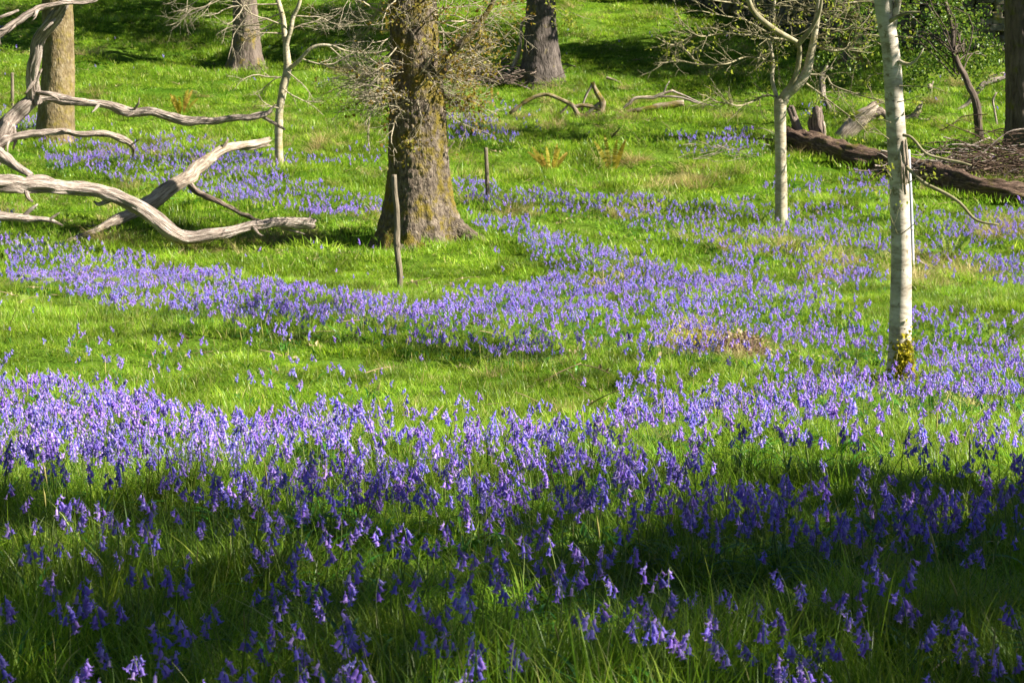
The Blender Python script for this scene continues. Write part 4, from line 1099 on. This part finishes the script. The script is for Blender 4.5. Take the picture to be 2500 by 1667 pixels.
mb = MB(); wood(mb, [(546, 362, 10), (551, 351, 9), (557, 340, 6)], g0.y + 1.2, g0.y + 1.2, 8, .16, 33); mb.build('branch', M['dead_pale'], fb)

# ---------------------------------------------------------------- dead wood in the middle distance
def dead_thing(name, label, cat, pieces, d, mat, first='branch', base=None):
    b = base or at(pieces[0][0][0], pieces[0][0][1], d)
    t = thing(name, b, label, cat)
    for k, pc in enumerate(pieces):
        mt = mat
        if isinstance(pc, tuple): pc, mt = pc
        mb = MB(); wood(mb, pc, d, d, sides=14 if pc[0][2] > 9 else 7, wob=.16, s=int(pc[0][0]) % 50, jag=.03)
        mb.build(first if k == 0 else 'branch', M[mt], t)
    return t


g = ground(1440, 290)
dead_thing('mossy_fallen_branch', 'moss covered crooked branch lying on the slope with one arm sticking up', 'fallen branch', [
    [(1245, 278, 9), (1282, 249, 10), (1318, 233, 10), (1347, 234, 11), (1380, 249, 11), (1400, 261, 13), (1412, 282, 16), (1441, 283, 17), (1465, 275, 17), (1470, 250, 15), (1458, 229, 12), (1447, 203, 10)],
    ([(1447, 206, 7), (1429, 237, 6), (1420, 268, 5)], 'dead'), ([(1380, 336, 5), (1392, 310, 8), (1424, 286, 10), (1453, 261, 9), (1466, 250, 7)], 'dead'), ([(1368, 279, 6), (1377, 268, 6), (1388, 255, 5)], 'dead_pale'),
    [(1400, 262, 11), (1420, 258, 11), (1440, 260, 10), (1468, 268, 9)]], g.y, 'mossy', 'trunk')
g = ground(1580, 277)
dead_thing('mossy_fallen_log', 'pale and mossy log under thin white branches right of the crooked mossy branch', 'fallen log', [
    [(1530, 272, 8), (1560, 268, 14), (1600, 263, 18), (1640, 256, 20), (1668, 252, 14)],
    ([(1522, 265, 6), (1537, 252, 9), (1551, 241, 10), (1575, 238, 9), (1596, 238, 9), (1620, 229, 8), (1640, 222, 7)], 'dead_pale'), ([(1600, 236, 6), (1640, 236, 6), (1670, 240, 5), (1693, 249, 5), (1720, 254, 4), (1748, 260, 3)], 'dead'),
    ([(1640, 222, 6), (1665, 232, 5), (1690, 243, 4), (1712, 252, 3)], 'dead'), ([(1620, 229, 4), (1626, 212, 4), (1634, 200, 2)], 'dead')], g.y, 'mossy', 'trunk')
g = ground(1216, 206)
dead_thing('leaning_dead_stick', 'long bent grey stick propped against the brushwood', 'stick', [[(1216, 206, 9), (1236, 184, 9), (1253, 163, 10), (1265, 130, 10), (1271, 102, 9), (1273, 60, 8), (1285, 50, 6), (1300, 42, 5)]], g.y, 'dead', 'branch')


def brush(name, label, px_, py_, n, w, h, L, mat, seed, thick=.012):
    g = ground(px_, py_); t = thing(name, g, label, 'brushwood'); rng = random.Random(seed); mb = MB()
    for k in range(n):
        c = g + Vector((rng.gauss(0, w), rng.gauss(0, .3), abs(rng.gauss(0, h))))
        a = rng.gauss(0, .5) + (math.pi if rng.random() < .5 else 0)
        d = Vector((math.cos(a), math.sin(a) * .7, rng.gauss(0, .25))); l_ = L * rng.uniform(.4, 1.2)
        P = [c - d * l_ * .5, c - d * l_ * .15 + Vector((rng.gauss(0, .08), rng.gauss(0, .08), rng.gauss(0, .06))) * l_, c + d * l_ * .2 + Vector((rng.gauss(0, .1), rng.gauss(0, .1), rng.gauss(0, .08))) * l_, c + d * l_ * .5 + Vector((0, 0, rng.gauss(0, .1) * l_))]
        tube(mb, P, [thick * rng.uniform(.5, 1.4), thick * .8, thick * .55, thick * .25], 5, .12, s=k, tint=rng.random())
    mb.build('sticks', M[mat], t); return t


brush('brush_heap', 'heap of tangled dead sticks at the foot of the grey oak', 1215, 205, 170, .5, .18, .7, 'log_grey', 1, .014)
brush('brush_pile', 'reddish brown pile of dead twigs under the thick dark trunk', 2450, 440, 240, .5, .28, .85, 'log', 2, .010)
brush('branch_tangle', 'tangle of grey dead branches lying against the brown log at the right edge', 2370, 432, 80, .55, .25, 1.2, 'dead', 7, .014)
brush('twig_heap', 'loose grey twigs lying left of the fallen brown log', 1770, 390, 22, .3, .12, .9, 'dead', 3, .006)
brush('root_twigs', 'fine twigs and rootlets tangled beside the white pole', 2290, 425, 40, .35, .10, .6, 'log_grey', 4, .008)

# fallen brown log with upright stubs
gl = [ground(1925, 358), ground(2007, 384), ground(2089, 408), ground(2167, 424), ground(2252, 446), ground(2334, 470), ground(2416, 487), ground(2520, 500)]
lg = thing('fallen_brown_log', gl[0], 'long dark brown fallen log behind the two pale trunks', 'fallen log')
mb = MB()
tube(mb, [p_ + Vector((0, 0, .15)) for p_ in gl], [.19, .22, .21, .20, .19, .18, .17, .15], 40, .05, bark=lambda a, b, l: .05 * (np.abs(vnoise(a * 15, b * 15, l * 3.2, 3) - .5) * 3 - .7) + .05 * (vnoise(a * 5, b * 5, l * 3.5, 4) - .5), wob=.2, s=4)
mb.build('trunk', M['log'], lg)
dl = gl[0].y
for pl, mt, dd in (([(1965, 352, 34), (1952, 325, 28), (1942, 298, 24), (1930, 266, 20)], 'log_grey', -.1), ([(2000, 352, 36), (1998, 325, 38), (1994, 300, 40), (1996, 282, 34), (1997, 266, 22)], 'log_grey', -.2),
                   ([(1945, 355, 26), (1905, 350, 20), (1880, 346, 14), (1856, 340, 7)], 'log', 0), ([(1940, 345, 40), (1915, 335, 26), (1890, 345, 12)], 'log_grey', .1), ([(2010, 350, 8), (2013, 320, 8), (2010, 300, 6)], 'dead_pale', -.35)):
    mb = MB(); wood(mb, pl, dl + dd, dl + dd, 20, .22, int(pl[0][0]) % 40, jag=.06, amp=.2); mb.build('stub', M[mt], lg)
g = ground(2048, 345)
dead_thing('broken_pale_stump', 'broken pale split stump leaning behind the brown log', 'stump', [[(2046, 348, 36), (2070, 320, 40), (2098, 292, 42), (2120, 275, 36), (2138, 258, 22)], ([(2120, 280, 30), (2145, 272, 26), (2165, 285, 16)], 'log_grey'), ([(2120, 275, 18), (2130, 255, 12), (2150, 250, 8)], 'log_grey')], g.y, 'dead_pale', 'trunk')
g = ground(2022, 275)
dead_thing('upright_dead_pole', 'upright weathered dead stem standing between the two pale trunks', 'dead stem', [[(2026, 278, 17), (2020, 255, 15), (2009, 233, 14), (2007, 192, 14), (2010, 178, 12), (2018, 162, 8)], [(2012, 176, 6), (2030, 168, 4)]], g.y, 'dead', 'trunk')
g = ground(2235, 290)
dead_thing('pale_root_plate', 'pale broken root wood lying right of the tall pale trunk', 'deadwood', [[(2180, 285, 12), (2205, 290, 16), (2232, 282, 18), (2245, 262, 12), (2250, 250, 6)], [(2225, 288, 10), (2250, 292, 6), (2268, 292, 4)]], g.y, 'dead_pale', 'trunk')
g = ground(2271, 235)
dead_thing('short_broken_stump', 'short pale broken stump in the shaded grass under the hawthorn', 'stump', [[(2272, 238, 12), (2271, 222, 11), (2270, 208, 13)], [(2272, 215, 6), (2278, 201, 4)]], g.y, 'dead_pale', 'trunk')
g = ground(2345, 275)
dead_thing('twisted_dead_limb', 'twisted bleached limb arching behind the leaning hawthorn', 'dead limb', [[(2334, 272, 8), (2362, 253, 10), (2385, 225, 13), (2400, 208, 15), (2416, 200, 16), (2440, 194, 14), (2465, 186, 10)], [(2400, 206, 8), (2425, 186, 6), (2450, 178, 4)], [(2330, 272, 5), (2350, 260, 5)]], g.y, 'dead', 'branch')
g = ground(2430, 310)
dead_thing('thin_bent_stick', 'thin bent pale stick standing beside the thick dark trunk', 'stick', [[(2434, 305, 5), (2428, 270, 6), (2424, 245, 6), (2432, 228, 4)]], g.y, 'dead', 'branch')
for k, (a, b, c, d, w, mt, lab) in enumerate([(1478, 352, 1514, 312, 5, 'log', 'dark stick poking up from the grass right of the mossy branch'), (1660, 130, 1690, 108, 4, 'log_grey', 'short grey twig lying high on the shaded slope'), (1480, 190, 1530, 212, 7, 'log_grey', 'dark curved stick lying in the shade above the mossy branch'),
                                    (1820, 838, 1850, 808, 7, 'log', 'short brown stick standing out of the leaf heap'), (2235, 632, 2290, 668, 7, 'dead', 'grey curved branch lying right of the white pole'), (2290, 668, 2350, 672, 5, 'log_grey', 'dark twig lying beside the grey branch right of the white pole'),
                                    (2245, 1660, 2308, 1608, 6, 'dead', 'straight pale stick in the dark foreground grass at bottom right'), (1090, 372, 1110, 345, 4, 'dead_pale', 'thin white stick leaning right of the oak trunk'), (1530, 520, 1545, 505, 4, 'dead', 'small pale twig in the bluebells'),
                                    (1785, 595, 1830, 560, 4, 'dead', 'thin straw coloured stick in the grass left of the ringed trunk'), (2010, 1410, 2068, 1402, 4, 'dead', 'bent pale twig in the shaded grass at right')]):
    g = ground((a + c) / 2, max(b, d)); mb = MB()
    mid = at((a + c) / 2 + (b - d) * .08, (b + d) / 2 - 3, g.y)
    tube(mb, [at(a, b, g.y), mid, at(c, d, g.y)], [w * .5 * g.y / F, w * .45 * g.y / F, w * .25 * g.y / F], 7, .05, wob=.25, s=k)
    o = mb.build('fallen_stick', M[mt]); tag(o, lab, 'stick')

# ---------------------------------------------------------------- stakes and pole
for px0, py0, px1, py1, w, lab in ((976, 712, 963, 427, 14.5, 'tall round wooden stake standing in front of the oak trunk'), (1192, 506, 1186, 361, 10.5, 'shorter round wooden stake standing right of the oak trunk'), (30, 275, 30, 178, 8, 'thin weathered stake at the far left behind the dead limbs')):
    g = ground(px0, py0); mb = MB(); n_ = 7
    P = [at(px0 + (px1 - px0) * k / n_ + (2.0 * math.sin(k * 1.7) if px0 == 976 else 0), py0 + (py1 - py0) * k / n_, g.y) for k in range(n_ + 1)]
    P[0] = P[0] - Vector((0, 0, .1)); w2 = w * .5 * g.y / F
    tube(mb, P, [w2 * 1.08, w2 * 1.04, w2 * 1.02, w2 * 1.06, w2 * .98, w2 * .97, w2 * .96, w2 * .95], 20, .03, wob=.06, s=int(px0), bark=lambda a, b, l: .0018 * (np.abs(vnoise(a * 90, b * 90, l * 2.5, 3) - .5) * 3 - .7), tint=.5)
    if px0 == 976:
        c = at(969.5, 597, g.y); tube(mb, [c - Vector((0, 0, .03)), c, c + Vector((0, 0, .03))], [w2, w2 * 1.18, w2], 16, .01, wob=.1)
    tag(mb.build('wooden_stake', M['post']), lab, 'stake', 'wooden stakes on the slope')
g = ground(2229, 662); mb = MB()
tube(mb, [at(2229, 662, g.y) - Vector((0, 0, .05)), at(2228, 633, g.y), at(2224, 500, g.y), at(2218, 366, g.y)], [.021, .022, .021, .019], 16, .1, wob=.02)
for pa_ in (560,):
    tube(mb, [at(2226, pa_ + 4, g.y), at(2226, pa_ - 4, g.y)], [.024, .024], 16, .01)
tag(mb.build('white_pole', M['white']), 'thin white pole standing just behind the tall pale trunk', 'pole')

# ---------------------------------------------------------------- dry stone wall
wl = []
for px_, py_ in ((1560, 2), (1700, 22), (1850, 50), (2000, 88), (2200, 112), (2400, 126), (2600, 140)):
    g = ground(px_, py_); wl.append(g)
wl.insert(0, wl[0] + (wl[0] - wl[1]) * 3); wl.append(wl[-1] + (wl[-1] - wl[-2]) * 3)
Cw, _ = resample(wl, [1] * len(wl), .1)
Lw = np.concatenate([[0], np.cumsum(np.linalg.norm(np.diff(Cw, axis=0), axis=1))])
mb = MB(); rs = np.random.RandomState(5)
def stone(mb, c, t, sx, sy, sz):
    n_ = np.array([-t[1], t[0], 0]); V = []
    for a in (-1, 1):
        for b in (-1, 1):
            for e in (-1, 1):
                j_ = rs.normal(size=3) * .1
                V.append((a + j_[0], b + j_[1], e + j_[2]))
    V = np.array(V)
    faces = [(0, 1, 3, 2), (4, 6, 7, 5), (0, 4, 5, 1), (2, 3, 7, 6), (0, 2, 6, 4), (1, 5, 7, 3)]
    VV = []; Q = []                                    # each face carries an inset so that edges read as rounded
    for f in faces:
        fc = V[list(f)].mean(0)
        o0 = len(VV); VV += [V[k] * .93 + fc * .0 for k in f]; VV += [(V[k] * .78 + fc * .22) * 1.06 for k in f]
        Q += [(o0, o0 + 1, o0 + 5, o0 + 4), (o0 + 1, o0 + 2, o0 + 6, o0 + 5), (o0 + 2, o0 + 3, o0 + 7, o0 + 6), (o0 + 3, o0, o0 + 4, o0 + 7), (o0 + 4, o0 + 5, o0 + 6, o0 + 7)]
    VV = np.array(VV) * np.array([sx, sy, sz]) * .5
    W_ = c + VV[:, :1] * t[None, :] + VV[:, 1:2] * n_[None, :] + VV[:, 2:] * np.array([[0, 0, 1.0]])
    mb.add(W_, Q, None, W_ * np.array([1, 1, 1.0]), rs.rand())
hcur = -.1
while hcur < 1.12:
    hh = rs.uniform(.11, .19); s0 = rs.uniform(0, .3)
    while s0 < Lw[-1] - .1:
        l_ = rs.uniform(.18, .5); k = min(len(Cw) - 2, np.searchsorted(Lw, s0 + l_ / 2)); tt = Cw[k + 1] - Cw[k]; tt[2] = 0; tt /= np.linalg.norm(tt) + 1e-9
        c = Cw[k].copy(); c[2] = float(gz(c[0], c[1])) + hcur + hh / 2
        stone(mb, c + rs.normal(size=3) * np.array([0, .03, .012]), tt, l_ * .98, .5 - .12 * hcur, hh * 1.02)
        s0 += l_
    hcur += hh * .97
s0 = 0
while s0 < Lw[-1] - .1:                                 # upright coping stones
    l_ = rs.uniform(.09, .2); k = min(len(Cw) - 2, np.searchsorted(Lw, s0)); tt = Cw[k + 1] - Cw[k]; tt[2] = 0; tt /= np.linalg.norm(tt) + 1e-9
    c = Cw[k].copy(); hz_ = rs.uniform(.16, .28); c[2] = float(gz(c[0], c[1])) + hcur + hz_ / 2 - .03; stone(mb, c, tt, l_, .36, hz_); s0 += l_
tag(mb.build('stone_wall', M['stone'], smooth=False), 'dark mossy dry stone wall running behind the trees at top right', 'wall')

# ---------------------------------------------------------------- ferns, bracken, plants
def frond(mb, p, d, L, w, rng, n=16, tint=None, curl=.5):
    p = Vector(p); d = Vector(d).normalized(); tint = rng.random() if tint is None else tint
    pts = [p.copy()]
    for k in range(n):
        d = (d + Vector((d.x * curl * .05, d.y * curl * .05, -curl * .05 * k / n * 2))).normalized(); p = p + d * (L / n); pts.append(p.copy())
    tube(mb, pts, [.003 * (1 - .7 * k / n) for k in range(n + 1)], 4, L / n, tint=tint)
    for k in range(3, n):
        t_ = k / n; dd = (pts[k + 1] - pts[k]).normalized(); sd = dd.cross(Vector((rng.gauss(0, .2), -1, .3))).normalized(); wl_ = w * math.sin(math.pi * min(1, (1 - t_) * .9 + .08))
        for s in (-1, 1):
            a = pts[k]; tip = a + (sd * s + dd * .35) * wl_ + Vector((0, 0, -.15 * wl_)); wd = L / n * .45
            mb.add([tuple(a - dd * wd), tuple(a + dd * wd), tuple(a.lerp(tip, .6) + dd * wd * .8), tuple(tip), tuple(a.lerp(tip, .6) - dd * wd * .8)], None, [(0, 1, 2), (0, 2, 4), (4, 2, 3)], None, tint)


def fern(label, px_, py_, n, L, mat, seed, up=1.0, name='fern'):
    g = ground(px_, py_); t = thing(name, g, label, 'fern'); rng = random.Random(seed)
    for k in range(n):
        a = k * 6.283 / n + rng.gauss(0, .3); mb = MB()
        frond(mb, g + Vector((math.cos(a) * .04, math.sin(a) * .04, 0)), (math.cos(a) * rng.uniform(.1, .75), math.sin(a) * rng.uniform(.1, .75), up), L * rng.uniform(.75, 1.2), L * .085, rng)
        mb.build('frond', M[mat], t)
    return t


fern('golden fern clump on the slope above the dead limb at left', 443, 285, 14, .48, 'fern_gold', 1)
fern('bushy golden green fern right of the shorter stake', 1345, 425, 16, .45, 'fern_gold', 2)
t = fern('three tall upright fern fronds with russet base, right of the bushy fern', 1495, 425, 5, .55, 'fern_gold', 3, 1.6)
fern('green leafy fern below the fallen log near the white pole', 2320, 640, 12, .34, 'fern_green', 4)
fern('small pale fern among bluebells right of the tall trunk', 2440, 860, 8, .3, 'fern_green', 5)
fern('low green fern under the shorter wooden stake', 1240, 520, 9, .28, 'fern_green', 6)
fern('low green fern in the bluebells left of the ringed trunk', 1390, 535, 9, .26, 'fern_green', 7)


def bracken(px_, py_, hpx, label, seed):
    g = ground(px_, py_); t = thing('bracken_shoot', g, label, 'bracken', 'young bracken shoots at left'); rng = random.Random(seed); hh = hpx * g.y / F
    mb = MB(); pts = [g + Vector((rng.gauss(0, .008) * k, rng.gauss(0, .008) * k, hh * k / 5)) for k in range(6)]
    tube(mb, pts, [.006, .006, .0055, .005, .0045, .004], 6, .05, tint=.8); mb.build('stem', M['fern_green'], t)
    for s in (-1, 1):
        fm = MB(); frond(fm, pts[-1], (s * .9, rng.gauss(0, .3), .25), hh * .38, hh * .09, rng, 9, .5, 1.6); fm.build('frond', M['fern_green'], t)
    fm = MB(); tip = pts[-1]
    tube(fm, [tip, tip + Vector((0, 0, .02)), tip + Vector((.015, 0, .03)), tip + Vector((.025, 0, .02)), tip + Vector((.02, 0, .008))], [.004, .004, .0045, .004, .003], 6, .006, tint=.9); fm.build('curled_tip', M['fern_green'], t)


for k, (a, b, h_, lb) in enumerate([(106, 760, 76, 'bracken shoot with curled tip in front of the left bluebell band, second from left'), (270, 775, 92, 'tall yellow green bracken shoot below the left bluebell band'), (358, 825, 90, 'bracken shoot with open frond, rightmost of the left group'), (192, 825, 80, 'bracken shoot standing lowest on the lit grass'),
                                     (40, 735, 60, 'bracken shoot nearest the left edge'), (28, 820, 90, 'pale bracken shoot at the left edge under the band'), (305, 815, 30, 'shortest bracken shoot, beside the rightmost one'), (712, 850, 30, 'lone low bracken shoot in the open grass')]):
    bracken(a, b, h_, lb, 200 + k)


def broadleaf(px_, py_, n, L, label, seed):
    g = ground(px_, py_); t = thing('leafy_plant', g, label, 'plant'); rng = random.Random(seed); st = MB(); lf = MB()
    for k in range(n):
        a = rng.uniform(0, 6.28); q_ = g + Vector((rng.gauss(0, .16), rng.gauss(0, .12), 0)); hh = rng.uniform(.15, .5) * L * 2
        tp_ = q_ + Vector((math.cos(a) * .06, math.sin(a) * .06, hh)); tube(st, [q_, q_.lerp(tp_, .5), tp_], [.004, .004, .003], 5, .1)
        for i_ in range(4):
            b = a + i_ * 1.57 + rng.gauss(0, .2); d = Vector((math.cos(b), math.sin(b), rng.uniform(.1, .7))).normalized(); sd = d.cross(Vector((0, 0, 1))).normalized(); l_ = L * rng.uniform(.5, 1)
            V = [tp_, tp_ + d * l_ * .35 + sd * l_ * .17, tp_ + d * l_ * .7 + sd * l_ * .13 - Vector((0, 0, .1 * l_)), tp_ + d * l_ - Vector((0, 0, .25 * l_)), tp_ + d * l_ * .7 - sd * l_ * .13 - Vector((0, 0, .1 * l_)), tp_ + d * l_ * .35 - sd * l_ * .17]
            lf.add([tuple(v) for v in V], [(0, 1, 2, 5), (5, 2, 3, 4)], None, None, rng.random())
    st.build('stem', M['stem'], t); lf.build('foliage', M['leaf_broad'], t)


broadleaf(440, 515, 10, .22, 'bright leafy plant growing under the dead limb where the two logs cross', 1)
broadleaf(370, 480, 5, .2, 'small leafy plant left of the crossing logs', 2)
broadleaf(2310, 635, 8, .16, 'bright green leafy plant beside the grey branch right of the white pole', 3)
broadleaf(1497, 272, 6, .14, 'fresh green plant between the two mossy logs', 4)

# leaf heap
g = ground(1815, 872); t = thing('leaf_heap', g, 'mound of dead leaves and moss in the bluebells below the ringed trunk', 'leaf heap'); rng = random.Random(9)
mb = MB(); nn = 26; V = []; Q = []
for i in range(nn):
    for j in range(nn):
        u_, v_ = i / (nn - 1) * 2 - 1, j / (nn - 1) * 2 - 1; hh = max(0, 1 - u_ * u_ - v_ * v_) ** .8 * .15 + .11 * float(vnoise(u_ * 3, v_ * 3, s=9)) - .07
        X_, Y_ = g.x - .04 + u_ * .30, g.y + v_ * .30; V.append((X_, Y_, float(gz(X_, Y_)) + hh))
for i in range(nn - 1):
    for j in range(nn - 1): Q.append((i * nn + j, (i + 1) * nn + j, (i + 1) * nn + j + 1, i * nn + j + 1))
mb.add(V, Q); mb.build('soil_mound', M['log'], t)
lf = MB(); P = []
for k in range(420):
    u_, v_ = rng.gauss(0, .75), rng.gauss(0, .6)
    X_, Y_ = g.x - .04 + u_ * .3, g.y + v_ * .3; P.append((X_, Y_, float(gz(X_, Y_)) + max(0, 1 - u_ * u_ - v_ * v_) ** .8 * .15 + rng.uniform(-.03, .05)))
leaves(lf, P, .035, seed=4, droop=-.2); lf.build('dead_leaves', M['leaf_dead'], t)
ms = MB(); g2 = ground(1735, 865); P = [(g2.x + rng.gauss(0, .13), g2.y + rng.gauss(0, .1)) for k in range(700)]
leaves(ms, [(a, b, float(gz(a, b)) + .05 + rng.uniform(0, .08)) for a, b in P], .022, seed=6); ms.build('moss', M['moss_leaf'], t)
# fallen dead leaves in the foreground
for k, (a, b, lab) in enumerate([(125, 1520, 'curled tan dead leaf caught in the grass at lower left'), (120, 1640, 'brown dead leaf low in the grass at bottom left'), (2085, 1420, 'dead leaf litter scrap in the shaded grass at right'), (1420, 1630, 'small pale dead leaf at bottom centre'), (2080, 1600, 'tan dead leaf in the dark grass at bottom right')]):
    g = ground(a, b, .1); mb = MB(); rng = random.Random(k + 50); V = []; Q = []
    for i in range(7):
        for j in range(5):
            u_, v_ = i / 6, j / 4 - .5; wd = math.sin(math.pi * (u_ * .9 + .05)) * .05
            V.append((g.x + (u_ - .5) * .09, g.y + v_ * wd, g.z + .02 * math.cos(v_ * 4) + .02 * math.sin(u_ * 4) + .05 * u_ * (k % 2)))
    for i in range(6):
        for j in range(4): Q.append((i * 5 + j, (i + 1) * 5 + j, (i + 1) * 5 + j + 1, i * 5 + j + 1))
    mb.add(V, Q, None, None, rng.random()); tag(mb.build('dead_leaf', M['leaf_dead']), lab, 'leaf')

# ---------------------------------------------------------------- light, sky, camera
w = bpy.data.worlds.new('World'); scene.world = w; w.use_nodes = True
nt = w.node_tree; nt.nodes.clear()
sky = nt.nodes.new('ShaderNodeTexSky'); sky.sky_type = 'NISHITA'; sky.sun_disc = False
el = math.asin(SUN[2]); az = math.atan2(SUN[0], SUN[1])
sky.air_density = .5; sky.dust_density = .3; sky.altitude = 300
sky.sun_elevation = el; sky.sun_rotation = az
bg = nt.nodes.new('ShaderNodeBackground'); bg.inputs['Strength'].default_value = .05
ow = nt.nodes.new('ShaderNodeOutputWorld'); nt.links.new(sky.outputs[0], bg.inputs[0]); nt.links.new(bg.outputs[0], ow.inputs[0])
ld = bpy.data.lights.new('sun', 'SUN'); ld.energy = 5.0; ld.angle = R(.53); ld.color = (1, .94, .83)
lo = bpy.data.objects.new('sun', ld); COL.objects.link(lo)
lo.rotation_euler = Vector(-SUN).to_track_quat('-Z', 'Y').to_euler(); lo.location = (30, 10, 30)

cd = bpy.data.cameras.new('camera'); cam = bpy.data.objects.new('camera', cd); COL.objects.link(cam)
cam.location = (0, 0, 0); cam.rotation_euler = (R(90) - PITCH, 0, 0)
cd.sensor_width = 36; cd.lens = 18 / math.tan(R(15)); cd.clip_start = .05; cd.clip_end = 2500
cd.dof.use_dof = True; cd.dof.focus_distance = 8.0; cd.dof.aperture_fstop = 18.0
scene.camera = cam
scene.render.engine = 'CYCLES'
cy = scene.cycles; cy.max_bounces = 7; cy.diffuse_bounces = 3; cy.transmission_bounces = 4; cy.glossy_bounces = 2; cy.transparent_max_bounces = 4; cy.use_denoising = True
cy.caustics_reflective = False; cy.caustics_refractive = False
vs = scene.view_settings; vs.view_transform = 'Standard'; vs.look = 'None'; vs.exposure = 1.72; vs.gamma = 1.0
